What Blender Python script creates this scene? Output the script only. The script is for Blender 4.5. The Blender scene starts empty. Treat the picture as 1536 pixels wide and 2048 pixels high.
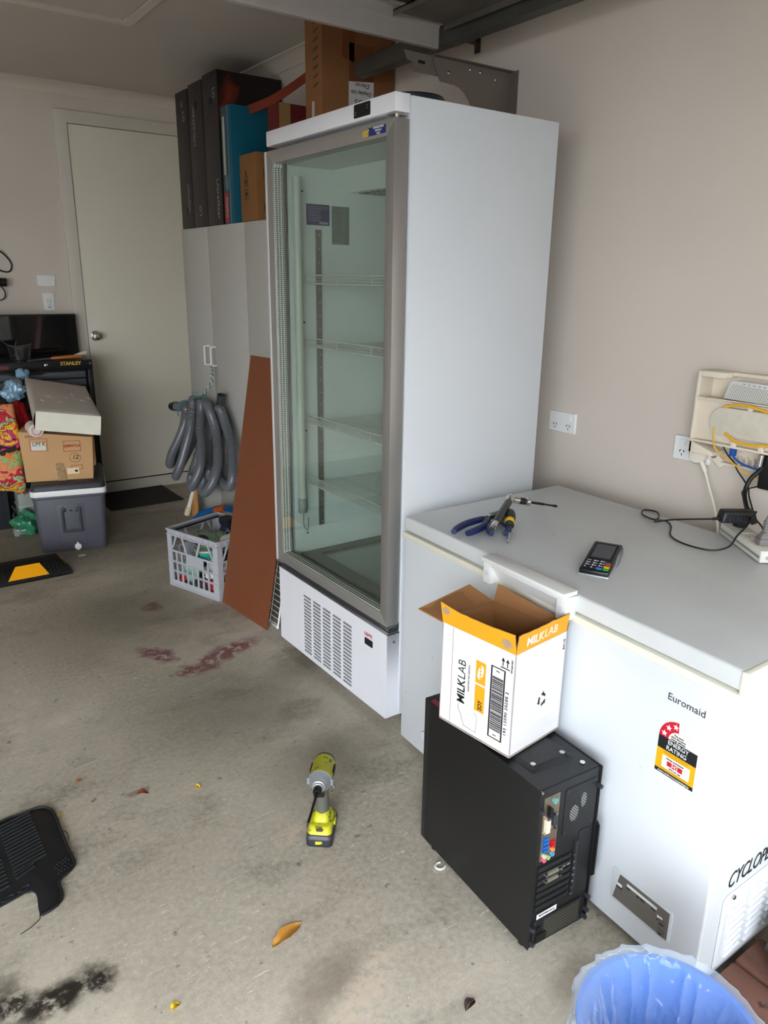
import bpy, bmesh, math, random
from mathutils import Vector, Matrix, noise
random.seed(7)
S = bpy.context.scene
COL = S.collection
PI = math.pi
def srgb(r, g, b):
    f = lambda c: (c/255)/12.92 if c/255 <= .04045 else ((c/255+.055)/1.055)**2.4
    return (f(r), f(g), f(b), 1)

# ---------------------------------------------------------------- camera
def make_camera():
    cam = bpy.data.cameras.new('camera'); ob = bpy.data.objects.new('camera', cam); COL.objects.link(ob)
    p, y, r = math.radians(-17.132), math.radians(35.529), math.radians(.815)
    fw = Vector((math.sin(y)*math.cos(p), math.cos(y)*math.cos(p), math.sin(p)))
    rt = Vector((math.cos(y), -math.sin(y), 0)); up = rt.cross(fw)
    rt2 = rt*math.cos(r)+up*math.sin(r); up2 = -rt*math.sin(r)+up*math.cos(r)
    m = Matrix((rt2, up2, -fw)).transposed().to_4x4(); m.translation = (0, 0, 1.508)
    ob.matrix_world = m
    cam.sensor_fit = 'VERTICAL'; cam.sensor_height = 24; cam.sensor_width = 18
    cam.lens = 24*1503.34/2048; cam.clip_start = .02
    S.camera = ob
make_camera()

# ---------------------------------------------------------------- world: overcast daylight
def make_world():
    w = bpy.data.worlds.new('overcast_sky'); S.world = w; w.use_nodes = True
    n = w.node_tree.nodes; l = w.node_tree.links
    bg = n['Background']
    tc = n.new('ShaderNodeTexCoord'); sp = n.new('ShaderNodeSeparateXYZ'); l.new(tc.outputs['Generated'], sp.inputs[0])
    cr = n.new('ShaderNodeValToRGB'); l.new(sp.outputs['Z'], cr.inputs[0])
    cr.color_ramp.elements[0].position = 0; cr.color_ramp.elements[0].color = (.285, .305, .32, 1)
    cr.color_ramp.elements[1].position = 1; cr.color_ramp.elements[1].color = (.86, .93, 1.0, 1)
    l.new(cr.outputs[0], bg.inputs[0]); bg.inputs[1].default_value = 28
make_world()
S.view_settings.view_transform = 'Standard'; S.view_settings.look = 'None'
S.view_settings.gamma = 1; S.view_settings.use_curve_mapping = False
S.view_settings.exposure = 0.0

# ---------------------------------------------------------------- materials
_mats = {}
def M(name, col, rough=.5, metal=0, var=0, vscale=8, bump=0, bscale=60, spec=.5, stretch=(1, 1, 1), alpha=1, trans=0, ior=1.45, coat=0, emit=0, detail=4, spots=None):
    """col: sRGB 0-255; var: brightness variation from noise; spots: (sRGB, scale, threshold) dirt"""
    if name in _mats: return _mats[name]
    m = bpy.data.materials.new(name); m.use_nodes = True; _mats[name] = m
    n = m.node_tree.nodes; l = m.node_tree.links; b = n['Principled BSDF']
    b.inputs['Base Color'].default_value = srgb(*col); b.inputs['Roughness'].default_value = rough
    b.inputs['Metallic'].default_value = metal; b.inputs['Specular IOR Level'].default_value = spec
    b.inputs['Alpha'].default_value = alpha; b.inputs['Transmission Weight'].default_value = trans
    b.inputs['IOR'].default_value = ior; b.inputs['Coat Weight'].default_value = coat
    if emit: b.inputs['Emission Color'].default_value = srgb(*col); b.inputs['Emission Strength'].default_value = emit
    if var or bump or spots:
        tc = n.new('ShaderNodeTexCoord'); mp = n.new('ShaderNodeMapping'); mp.inputs['Scale'].default_value = stretch
        l.new(tc.outputs['Object'], mp.inputs[0])
        last = None
        if var:
            t = n.new('ShaderNodeTexNoise'); t.inputs['Scale'].default_value = vscale; t.inputs['Detail'].default_value = detail
            l.new(mp.outputs[0], t.inputs['Vector'])
            r = n.new('ShaderNodeMapRange'); r.inputs[1].default_value = .3; r.inputs[2].default_value = .7
            r.inputs[3].default_value = 1-var; r.inputs[4].default_value = 1+var*.6
            l.new(t.outputs[0], r.inputs[0])
            mx = n.new('ShaderNodeVectorMath'); mx.operation = 'SCALE'; mx.inputs[0].default_value = srgb(*col)[:3]
            l.new(r.outputs[0], mx.inputs['Scale']); last = mx.outputs[0]
        if spots:
            sc, s, th = spots
            t = n.new('ShaderNodeTexNoise'); t.inputs['Scale'].default_value = s; t.inputs['Detail'].default_value = 6
            t.inputs['Roughness'].default_value = .65; l.new(tc.outputs['Object'], t.inputs['Vector'])
            r = n.new('ShaderNodeMapRange'); r.inputs[1].default_value = th; r.inputs[2].default_value = th+.06; l.new(t.outputs[0], r.inputs[0])
            mx = n.new('ShaderNodeMix'); mx.data_type = 'RGBA'; l.new(r.outputs[0], mx.inputs[0])
            if last: l.new(last, mx.inputs[6])
            else: mx.inputs[6].default_value = srgb(*col)
            mx.inputs[7].default_value = srgb(*sc); last = mx.outputs[2]
        if last: l.new(last, b.inputs['Base Color'])
        if bump:
            t = n.new('ShaderNodeTexNoise'); t.inputs['Scale'].default_value = bscale; t.inputs['Detail'].default_value = 3
            l.new(mp.outputs[0], t.inputs['Vector'])
            bp = n.new('ShaderNodeBump'); bp.inputs['Strength'].default_value = bump; bp.inputs['Distance'].default_value = .004
            l.new(t.outputs[0], bp.inputs['Height']); l.new(bp.outputs[0], b.inputs['Normal'])
    return m

def m_perf(name, col, hole, pitch, rad=.32, fx=(1, 0, 0), fy=(0, 1, 0)):
    """perforated sheet: staggered rows of round holes in the plane fx, fy"""
    if name in _mats: return _mats[name]
    m = M(name, col, .45)
    n = m.node_tree.nodes; l = m.node_tree.links; b = n['Principled BSDF']
    tc = n.new('ShaderNodeTexCoord'); cb = n.new('ShaderNodeCombineXYZ')
    for k, ax in enumerate((Vector(fx)+Vector(fy), Vector(fx)-Vector(fy))):
        d = n.new('ShaderNodeVectorMath'); d.operation = 'DOT_PRODUCT'; d.inputs[1].default_value = tuple(ax*.7071); l.new(tc.outputs['Object'], d.inputs[0]); l.new(d.outputs['Value'], cb.inputs[k])
    v = n.new('ShaderNodeTexVoronoi'); v.voronoi_dimensions = '2D'; v.inputs['Scale'].default_value = 1/pitch
    v.inputs['Randomness'].default_value = .0
    l.new(cb.outputs[0], v.inputs['Vector'])
    r = n.new('ShaderNodeMath'); r.operation = 'LESS_THAN'; r.inputs[1].default_value = rad; l.new(v.outputs['Distance'], r.inputs[0])
    mx = n.new('ShaderNodeMix'); mx.data_type = 'RGBA'; l.new(r.outputs[0], mx.inputs[0])
    mx.inputs[6].default_value = srgb(*col); mx.inputs[7].default_value = srgb(*hole)
    l.new(mx.outputs[2], b.inputs['Base Color'])
    return m

def m_glass(name, tint=(1, 1, 1, 1), rough=.0, refl=1.0, density=None):
    """thin pane: mostly straight-through, fresnel reflection"""
    if name in _mats: return _mats[name]
    m = bpy.data.materials.new(name); m.use_nodes = True; _mats[name] = m
    n = m.node_tree.nodes; l = m.node_tree.links; n.remove(n['Principled BSDF'])
    tr = n.new('ShaderNodeBsdfTransparent'); tr.inputs[0].default_value = tint
    gl = n.new('ShaderNodeBsdfGlossy'); gl.inputs['Roughness'].default_value = rough
    lw = n.new('ShaderNodeLayerWeight'); pw = n.new('ShaderNodeMath'); pw.operation = 'POWER'; pw.inputs[1].default_value = 5
    l.new(lw.outputs['Facing'], pw.inputs[0])
    mu = n.new('ShaderNodeMath'); mu.operation = 'MULTIPLY_ADD'; mu.inputs[1].default_value = .9*refl; mu.inputs[2].default_value = .04*refl; mu.use_clamp = True
    l.new(pw.outputs[0], mu.inputs[0])
    mx = n.new('ShaderNodeMixShader'); l.new(mu.outputs[0], mx.inputs[0]); l.new(tr.outputs[0], mx.inputs[1]); l.new(gl.outputs[0], mx.inputs[2])
    l.new(mx.outputs[0], n['Material Output'].inputs[0])
    return m

WHITE = M('white_enamel', (210, 214, 219), .32, var=.03, vscale=3, spots=((168, 168, 164), 26, .70))
WHITE2 = M('white_powder_coat', (222, 222, 228), .38, var=.03, vscale=3)
LIDW = M('worn_white_lid', (205, 208, 209), .38, var=.06, vscale=5, spots=((170, 168, 164), 14, .66))
CREAM = M('cream_plastic', (226, 222, 208), .45, var=.04)
PLASTW = M('white_plastic', (232, 232, 230), .35)
BLACK = M('black_plastic', (22, 22, 24), .42)
DKBLACK = M('deep_black', (8, 8, 9), .6)
DARKG = M('dark_grey_metal', (46, 48, 52), .45)
STEEL = M('galvanised_steel', (122, 118, 112), .42, metal=.75, var=.12, vscale=12)
CHROME = M('polished_metal', (205, 203, 200), .18, metal=1)
ALU = M('brushed_aluminium', (172, 167, 160), .45, metal=.25, var=.05, vscale=20, stretch=(1, 1, .05))
CARD = M('brown_cardboard', (200, 158, 112), .85, var=.07, vscale=6)
INK = M('black_print', (26, 26, 28), .7)
WPRINT = M('white_print', (225, 225, 225), .6)
REDP = M('red_print', (178, 48, 42), .7)
GREYP = M('grey_print', (118, 116, 114), .6)

# ---------------------------------------------------------------- mesh building
class Fr:
    def __init__(s, o=(0, 0, 0), x=(1, 0, 0), y=(0, 1, 0), z=None):
        s.o = Vector(o); s.x = Vector(x).normalized()
        y = Vector(y); s.y = (y-s.x*y.dot(s.x)).normalized()
        s.z = s.x.cross(s.y) if z is None else Vector(z).normalized()
    def p(s, a, b, c=0): return s.o+s.x*a+s.y*b+s.z*c
    def sub(s, a, b, c, rot=0):
        """same plane, moved, turned about z"""
        ca, sa = math.cos(rot), math.sin(rot)
        return Fr(s.p(a, b, c), s.x*ca+s.y*sa, -s.x*sa+s.y*ca)
W0 = Fr()
class MB:
    def __init__(s): s.v = []; s.f = []; s.mi = []; s.k = 0
    def add(s, vs, fs):
        n = len(s.v); s.v += [Vector(v) for v in vs]; s.f += [[n+i for i in f] for f in fs]; s.mi += [s.k]*len(fs); return s
    def box(s, a, b, fr=W0):
        (x0, y0, z0), (x1, y1, z1) = [min(p, q) for p, q in zip(a, b)], [max(p, q) for p, q in zip(a, b)]
        vs = [fr.p(x, y, z) for z in (z0, z1) for x, y in ((x0, y0), (x1, y0), (x1, y1), (x0, y1))]
        return s.add(vs, [(3, 2, 1, 0), (4, 5, 6, 7), (0, 1, 5, 4), (1, 2, 6, 5), (2, 3, 7, 6), (3, 0, 4, 7)])
    def prism(s, pts, z0, z1, fr=W0, top=None):
        n = len(pts); top = top or pts
        vs = [fr.p(x, y, z0) for x, y in pts]+[fr.p(x, y, z1) for x, y in top]
        return s.add(vs, [list(range(n))[::-1], list(range(n, 2*n))]+[(i, (i+1) % n, n+(i+1) % n, n+i) for i in range(n)])
    def cyl(s, p, q, r, r2=None, n=14, cap=True):
        p, q = Vector(p), Vector(q); r2 = r if r2 is None else r2
        d = (q-p).normalized(); a = d.orthogonal().normalized(); b = d.cross(a)
        vs = [p+(a*math.cos(t)+b*math.sin(t))*r for t in [2*PI*i/n for i in range(n)]]+[q+(a*math.cos(t)+b*math.sin(t))*r2 for t in [2*PI*i/n for i in range(n)]]
        fs = [(i, (i+1) % n, n+(i+1) % n, n+i) for i in range(n)]
        if cap: fs += [list(range(n))[::-1], list(range(n, 2*n))]
        return s.add(vs, fs)
    def lathe(s, prof, fr=W0, n=20, cap=True, sx=1, sy=1):
        """prof: (r, h) pairs about fr.z"""
        vs = [fr.p(r*math.cos(2*PI*i/n)*sx, r*math.sin(2*PI*i/n)*sy, h) for r, h in prof for i in range(n)]
        fs = [(j*n+i, j*n+(i+1) % n, (j+1)*n+(i+1) % n, (j+1)*n+i) for j in range(len(prof)-1) for i in range(n)]
        if cap: fs += [list(range(n))[::-1], list(range((len(prof)-1)*n, len(prof)*n))]
        return s.add(vs, fs)
    def tube(s, pts, r, n=8, cap=True, rf=None, closed=False):
        pts = [Vector(p) for p in pts]; N = len(pts); up = None; base = len(s.v); vs = []
        for i, p in enumerate(pts):
            if closed: d = pts[(i+1) % N]-pts[i-1]
            else: d = pts[min(i+1, N-1)]-pts[max(i-1, 0)]
            if d.length < 1e-9: d = Vector((0, 0, 1))
            d.normalize()
            if up is None: up = d.orthogonal().normalized()
            up = (up-d*up.dot(d)).normalized(); b = d.cross(up)
            rr = rf(i) if rf else r
            vs += [p+(up*math.cos(2*PI*k/n)+b*math.sin(2*PI*k/n))*rr for k in range(n)]
        fs = [(i*n+k, i*n+(k+1) % n, (i+1)*n+(k+1) % n, (i+1)*n+k) for i in range(N-1) for k in range(n)]
        if closed: fs += [((N-1)*n+k, (N-1)*n+(k+1) % n, (k+1) % n, k) for k in range(n)]
        elif cap: fs += [list(range(n))[::-1], list(range((N-1)*n, N*n))]
        return s.add(vs, fs)
    def grid(s, fn, nu, nv, cu=False):
        vs = [fn(i/nu, j/nv) for j in range(nv+1) for i in range(nu+1)]
        w = nu+1
        return s.add(vs, [(j*w+i, j*w+i+1, (j+1)*w+i+1, (j+1)*w+i) for j in range(nv) for i in range(nu)])
    def perf(s, us, vs_, holes, t, fr=W0):
        """slab in fr.xy with thickness t (towards -z); us, vs_: break lines; holes: set of (i, j) left open"""
        nu, nv = len(us)-1, len(vs_)-1
        solid = lambda i, j: 0 <= i < nu and 0 <= j < nv and (i, j) not in holes
        P = lambda i, j, z: fr.p(us[i], vs_[j], z)
        V = []; F = []
        def q(*ps): n = len(V); V.extend(ps); F.append((n, n+1, n+2, n+3))
        for i in range(nu):
            for j in range(nv):
                if not solid(i, j): continue
                q(P(i, j, 0), P(i+1, j, 0), P(i+1, j+1, 0), P(i, j+1, 0)); q(P(i, j+1, -t), P(i+1, j+1, -t), P(i+1, j, -t), P(i, j, -t))
                if not solid(i-1, j): q(P(i, j, 0), P(i, j+1, 0), P(i, j+1, -t), P(i, j, -t))
                if not solid(i+1, j): q(P(i+1, j+1, 0), P(i+1, j, 0), P(i+1, j, -t), P(i+1, j+1, -t))
                if not solid(i, j-1): q(P(i+1, j, 0), P(i, j, 0), P(i, j, -t), P(i+1, j, -t))
                if not solid(i, j+1): q(P(i, j+1, 0), P(i+1, j+1, 0), P(i+1, j+1, -t), P(i, j+1, -t))
        return s.add(V, F)
    def build(s, name, mats, parent=None, bev=0, seg=2, smooth=True, label=None, cat=None, group=None, kind=None, origin=None, merge=True, ang=40):
        me = bpy.data.meshes.new(name)
        if origin is None:
            lo = [min(v[i] for v in s.v) for i in range(3)]; hi = [max(v[i] for v in s.v) for i in range(3)]
            origin = Vector(((lo[0]+hi[0])/2, (lo[1]+hi[1])/2, lo[2]))
        origin = Vector(origin)
        bm = bmesh.new()
        bv = [bm.verts.new(v-origin) for v in s.v]
        for f, k in zip(s.f, s.mi):
            try: fc = bm.faces.new([bv[i] for i in f]); fc.material_index = k
            except ValueError: pass
        if merge: bmesh.ops.remove_doubles(bm, verts=bm.verts, dist=1e-5)
        bmesh.ops.recalc_face_normals(bm, faces=bm.faces)
        if bev:
            es = [e for e in bm.edges if len(e.link_faces) == 2 and e.calc_face_angle(0) > .5]
            bmesh.ops.bevel(bm, geom=es, offset=bev, segments=seg, affect='EDGES', profile=.5, clamp_overlap=True)
        if smooth:
            for f in bm.faces: f.smooth = True
            for e in bm.edges:
                if len(e.link_faces) == 2 and e.calc_face_angle(0) > math.radians(ang): e.smooth = False
        bm.to_mesh(me); bm.free()
        for m in (mats if isinstance(mats, (list, tuple)) else [mats]): me.materials.append(m)
        ob = bpy.data.objects.new(name, me); COL.objects.link(ob); ob.location = origin
        return attach(ob, parent, label, cat, group, kind)
def wloc(o):
    v = Vector(o.location)
    while o.parent: o = o.parent; v += o.location
    return v
def attach(ob, parent=None, label=None, cat=None, group=None, kind=None):
    if parent is not None:
        ob.location = Vector(ob.location)-wloc(parent); ob.parent = parent
    if label: ob['label'] = label
    if cat: ob['category'] = cat
    if group: ob['group'] = group
    if kind: ob['kind'] = kind
    return ob
def thing(name, label, cat, loc, group=None):
    o = bpy.data.objects.new(name, None); COL.objects.link(o); o.location = loc; o.empty_display_size = .05
    return attach(o, None, label, cat, group)
def text(name, body, fr, size, mat, parent, label=None, ex=.0004, sx=1, align='CENTER', shear=0, space=1, bold=0):
    """flat lettering lying in fr.xy, facing fr.z"""
    cu = bpy.data.curves.new(name, 'FONT'); cu.body = body; cu.size = size; cu.extrude = ex
    cu.align_x = align; cu.align_y = 'CENTER'; cu.shear = shear; cu.space_character = space; cu.offset = bold
    cu.resolution_u = 3
    tmp = bpy.data.objects.new('tmp', cu); COL.objects.link(tmp)
    bpy.context.view_layer.update()
    me = bpy.data.meshes.new_from_object(tmp.evaluated_get(bpy.context.evaluated_depsgraph_get()))
    bpy.data.objects.remove(tmp); me.name = name
    R = Matrix((fr.x, fr.y, fr.z)).transposed()
    for v in me.vertices: v.co = R @ Vector((v.co.x*sx, v.co.y, v.co.z))
    me.materials.clear(); me.materials.append(mat)
    ob = bpy.data.objects.new(name, me); COL.objects.link(ob); ob.location = fr.p(0, 0, ex)
    return attach(ob, parent, label, None, None, 'stuff')
def spline(pts, n=8, closed=False):
    pts = [Vector(p) for p in pts]; N = len(pts); out = []
    for i in range(N if closed else N-1):
        g = lambda k: pts[k % N] if closed else pts[max(0, min(N-1, k))]
        a, b, c, d = g(i-1), g(i), g(i+1), g(i+2)
        for k in range(n):
            t = k/n
            out.append(.5*((2*b)+(c-a)*t+(2*a-5*b+4*c-d)*t*t+(-a+3*b-3*c+d)*t**3))
    if not closed: out.append(pts[-1])
    return out
def rrect(x0, y0, x1, y1, r, n=4):
    out = []
    for cx, cy, a in ((x1-r, y1-r, 0), (x0+r, y1-r, PI/2), (x0+r, y0+r, PI), (x1-r, y0+r, 1.5*PI)):
        out += [(cx+r*math.cos(a+PI/2*i/n), cy+r*math.sin(a+PI/2*i/n)) for i in range(n+1)]
    return out
def nz(x, y, z=0, s=1): return noise.noise(Vector((x*s, y*s, z*s)))

# ================================================================ ROOM
WX, BY, CZ, YF = 2.215, 5.463, 2.652, -.6     # right wall, back wall, ceiling, garage opening
def m_wall(name, col):
    m = M(name, col, .75, var=.035, vscale=2.2, spots=((150, 140, 128), 9, .73))
    return m
WALL = m_wall('beige_wall_paint', (209, 198, 187))
CEIL = M('ceiling_paint', (196, 189, 182), .85, var=.03, vscale=1.5)
TRIM = M('trim_paint', (208, 200, 188), .45)
DOORP = M('door_paint', (220, 213, 196), .5, var=.02, vscale=2)

def m_floor():
    m = bpy.data.materials.new('stained_concrete'); m.use_nodes = True
    n = m.node_tree.nodes; l = m.node_tree.links; b = n['Principled BSDF']
    tc = n.new('ShaderNodeTexCoord'); P = tc.outputs['Object']
    def noi(scale, detail=5, rough=.6, stretch=None, rot=0, dist=0):
        t = n.new('ShaderNodeTexNoise'); t.inputs['Scale'].default_value = scale; t.inputs['Detail'].default_value = detail
        t.inputs['Roughness'].default_value = rough; t.inputs['Distortion'].default_value = dist
        if stretch:
            mp = n.new('ShaderNodeMapping'); mp.inputs['Scale'].default_value = stretch; mp.inputs['Rotation'].default_value = (0, 0, rot)
            l.new(P, mp.inputs[0]); l.new(mp.outputs[0], t.inputs['Vector'])
        else: l.new(P, t.inputs['Vector'])
        return t.outputs[0]
    def mr(x, a, c, lo=0., hi=1.):
        r = n.new('ShaderNodeMapRange'); r.inputs[1].default_value = a; r.inputs[2].default_value = c
        r.inputs[3].default_value = lo; r.inputs[4].default_value = hi; l.new(x, r.inputs[0]); return r.outputs[0]
    def mth(op, x, y=None):
        r = n.new('ShaderNodeMath'); r.operation = op
        for i, v in enumerate((x, y)):
            if v is None: continue
            if isinstance(v, (int, float)): r.inputs[i].default_value = v
            else: l.new(v, r.inputs[i])
        return r.outputs[0]
    def mix(f, a, c):
        x = n.new('ShaderNodeMix'); x.data_type = 'RGBA'
        for i, v in ((0, f), (6, a), (7, c)):
            if isinstance(v, (int, float)): x.inputs[i].default_value = v
            elif isinstance(v, tuple): x.inputs[i].default_value = v
            else: l.new(v, x.inputs[i])
        return x.outputs[2]
    big = noi(1.1, 4, .55); mid = noi(5, 6, .65); fine = noi(60, 4, .7); vf = noi(320, 2, .7)
    c = mix(mr(big, .36, .64), srgb(152, 142, 124), srgb(212, 202, 184))
    c = mix(mr(mid, .35, .68), c, srgb(170, 162, 146))
    c = mix(mth('MULTIPLY', mr(noi(2.3, 5, .6, (1, 1.6, 1), .5), .54, .66), .65), c, srgb(112, 103, 89))
    c = mix(mth('MULTIPLY', mr(fine, .35, .75), .5), c, srgb(222, 214, 200))
    c = mix(mth('MULTIPLY', mr(vf, .5, .7), .35), c, srgb(116, 110, 100))
    # smaller grey-brown blotches and pits
    c = mix(mth('MULTIPLY', mr(noi(26, 3, .6), .66, .72), .65), c, srgb(92, 84, 74))
    # pale trowel scratches, clustered
    s1 = mr(noi(11, 8, .78, (2.2, 11, 1), .45, .8), .60, .635); s2 = mr(noi(3.0, 3, .5), .44, .56)
    c = mix(mth('MULTIPLY', mth('MULTIPLY', s1, s2), .9), c, srgb(240, 230, 210))
    s3 = mr(noi(14, 8, .7, (12, 3, 1), -.5, .8), .61, .65)
    c = mix(mth('MULTIPLY', mth('MULTIPLY', s3, mr(noi(3.1, 3, .5), .5, .62)), .6), c, srgb(240, 230, 212))
    vo = n.new('ShaderNodeTexVoronoi'); vo.inputs['Scale'].default_value = 55; l.new(P, vo.inputs['Vector'])
    fleck = mth('MULTIPLY', mth('LESS_THAN', vo.outputs['Distance'], .075), mth('GREATER_THAN', noi(7, 3), .55))
    c = mix(fleck, c, srgb(246, 240, 228))
    # stains with a shape of their own
    wob = n.new('ShaderNodeTexNoise'); wob.inputs['Scale'].default_value = 16; wob.inputs['Detail'].default_value = 5; l.new(P, wob.inputs['Vector'])
    wv = n.new('ShaderNodeVectorMath'); wv.operation = 'MULTIPLY_ADD'; wv.inputs[1].default_value = (.09, .09, 0); l.new(wob.outputs[1], wv.inputs[0])
    sh = n.new('ShaderNodeVectorMath'); sh.operation = 'ADD'; sh.inputs[1].default_value = (-.045, -.045, 0); l.new(P, sh.inputs[0]); l.new(sh.outputs[0], wv.inputs[2])
    def blob(x, y, rx, ry, rot, soft=.5):
        mp = n.new('ShaderNodeMapping'); mp.vector_type = 'TEXTURE'
        mp.inputs['Location'].default_value = (x, y, 0); mp.inputs['Rotation'].default_value = (0, 0, rot); mp.inputs['Scale'].default_value = (rx, ry, 1)
        l.new(wv.outputs[0], mp.inputs[0])
        ln = n.new('ShaderNodeVectorMath'); ln.operation = 'LENGTH'; l.new(mp.outputs[0], ln.inputs[0])
        return mr(ln.outputs['Value'], 1+soft*.3, 1-soft)
    def stain(c, blobs, col, amt, brk=None):
        f = None
        for q in blobs:
            k = blob(*q); f = k if f is None else mth('MAXIMUM', f, k)
        if brk is not None: f = mth('MULTIPLY', f, brk)
        return mix(mth('MULTIPLY', f, amt), c, col)
    brk = mr(noi(30, 5, .7), .40, .52)
    c = stain(c, [(.16, 1.43, .13, .05, .15, .7), (.24, 1.425, .07, .045, .3, .7), (.05, 1.50, .06, .06, 0, .6)], srgb(74, 64, 50), .75, mr(noi(18, 5, .6), .36, .5))
    c = stain(c, [(.165, 1.43, .11, .042, .2, .5), (.245, 1.418, .045, .034, 0, .5), (.075, 1.462, .06, .04, .3, .5)], srgb(30, 25, 20), .95, mr(noi(24, 5, .7), .40, .5))
    c = stain(c, [(1.12, 2.70, .19, .065, .30, .4), (.98, 2.64, .10, .06, .2, .4), (.875, 2.84, .05, .11, .5, .4), (1.02, 3.32, .05, .05, 0, .4)], srgb(118, 44, 66), .85, mr(noi(22, 6, .75), .42, .49))
    c = stain(c, [(.52, 2.02, .035, .022, 0, .4), (.66, 1.12, .14, .06, .3, .7), (.45, 1.10, .05, .03, 0, .6), (1.15, .80, .10, .06, 0, .8), (1.35, 2.45, .2, .1, .5, .8)], srgb(104, 88, 72), .55)
    c = stain(c, [(1.0, 2.30, .40, .42, .4, .8), (1.1, 1.85, .25, .2, .4, .8), (.95, 3.3, .6, .5, 0, .8), (.9, 4.5, 1.2, .8, 0, .7)], srgb(96, 88, 74), .62)
    c = stain(c, [(.72, 1.05, .16, .05, .5, .6), (.85, 1.6, .1, .03, .2, .6)], srgb(208, 188, 166), .6, brk)
    l.new(c, b.inputs['Base Color'])
    b.inputs['Roughness'].default_value = .62; b.inputs['Specular IOR Level'].default_value = .35
    l.new(mr(mid, .3, .7, .5, .8), b.inputs['Roughness'])
    bp = n.new('ShaderNodeBump'); bp.inputs['Strength'].default_value = .35; bp.inputs['Distance'].default_value = .003
    l.new(mth('ADD', mth('MULTIPLY', fine, .6), mth('MULTIPLY', s1, .5)), bp.inputs['Height']); l.new(bp.outputs[0], b.inputs['Normal'])
    return m
MB().box((-5.2, YF-.05, -.1), (WX+.1, BY+.1, 0)).build('floor', m_floor(), kind='structure', origin=(0, 0, 0), label='stained grey concrete garage floor')
MB().box((-14, -16, -.16), (14, YF-.05, -.03)).build('driveway', M('driveway_darkened', (62, 62, 62), .9, var=.1), kind='structure')  # unseen ground, darkened to cut daylight bounced into the garage
MB().box((WX, YF, 0), (WX+.1, BY+.1, CZ+.1)).build('wall_right', WALL, kind='structure')
MB().box((-5.3, BY, 0), (WX+.1, BY+.1, CZ+.1)).build('wall_back', WALL, kind='structure')
MB().box((-5.3, YF, 0), (-5.2, BY+.1, CZ+.1)).build('wall_left', WALL, kind='structure')
MB().box((-5.2, YF-.12, 2.16), (WX, YF, CZ+.1)).build('wall_front', WALL, kind='structure')
MB().box((-5.3, YF-.1, CZ), (WX+.1, BY+.1, CZ+.1)).build('ceiling', CEIL, kind='structure')
MB().box((-5.6, YF-.35, 2.20), (WX+.8, YF-.12, 2.28)).build('added_eave', TRIM, kind='structure')  # unseen overhang, added to shade the wall top and freezer end
MB().box((-.9, -2.5, -.1), (7, -2.3, 3.3)).build('sky_blocker_near', M('near_blocker_grey', (110, 106, 100), .85, var=.1), kind='structure')  # unseen blocker, added to cut direct daylight on the freezer end
MB().box((-3.0, -7.6, -.1), (12, -7, 3.4)).build('sky_blocker_far', M('far_blocker_tan', (150, 140, 128), .85, var=.1), kind='structure')  # unseen blocker, added to hold back low sky straight ahead
# cove cornices
def cornice(name, fr, L):
    prof = [(0, 0), (0, -.064), (.006, -.064), (.006, -.058), (.018, -.036), (.036, -.018), (.056, -.007), (.062, -.007), (.062, 0)]
    MB().prism(prof, 0, L, fr).build(name, TRIM, kind='structure')
cornice('trim_1', Fr((-5.2, BY, CZ), (0, -1, 0), (0, 0, 1), (1, 0, 0)), 7.415)
cornice('trim_2', Fr((WX, YF, CZ), (-1, 0, 0), (0, 0, 1), (0, 1, 0)), BY-YF)
# ceiling access hatch
h = thing('ceiling_hatch', 'white framed access hatch in the ceiling', 'hatch', (1.0, 3.7, CZ-.02)); h['kind'] = 'structure'
fr = Fr((1.36, 4.02, CZ), (1, 0, 0), (0, -1, 0), (0, 0, -1))
MB().perf([-.9, -.86, -.04, 0], [0, .04, .7, .74], {(1, 1)}, -.016, fr).build('hatch_frame', TRIM, h)
MB().box((-.85, .05, .004), (-.05, .69, .008), fr).build('hatch_panel', CEIL, h)
# back door
DX0, DX1, DZ0, DZ1 = 1.392, 2.21, .088, 2.425
d = thing('door_1', 'pale flush internal door with a round metal knob', 'door', (1.8, BY-.01, 0)); d['kind'] = 'structure'
MB().box((DX0, BY-.016, DZ0), (DX1, BY-.004, DZ1)).build('door_leaf', DOORP, d, bev=.002)
MB().perf([DX0-.082, DX0-.004, DX1], [0.0, DZ1+.004, DZ1+.078], {(1, 0)}, .03, Fr((0, BY-.026, 0), (1, 0, 0), (0, 0, 1))).build('door_frame', TRIM, d, bev=.004)
MB().box((DX0-.004, BY-.02, 0), (DX1, BY-.002, DZ0-.008)).build('threshold_board', TRIM, d, bev=.002)
MB().box((DX0, BY-.012, DZ0-.008), (DX1, BY-.003, DZ0)).build('gap', DKBLACK, d)
k = Fr((1.438, BY-.016, 1.118), (1, 0, 0), (0, 0, 1), (0, -1, 0))
MB().lathe([(.033, 0), (.033, .006), (.014, .01), (.012, .03), (.024, .036), (.029, .05), (.025, .062), (.012, .066)], k, 24).build('door_knob', CHROME, d, label='round polished door knob')
MB().perf([-5.2, DX0-.084], [0, .07], set(), .012, Fr((0, BY-.012, 0), (1, 0, 0), (0, 0, 1))).build('baseboard_back', TRIM, kind='structure')

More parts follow.
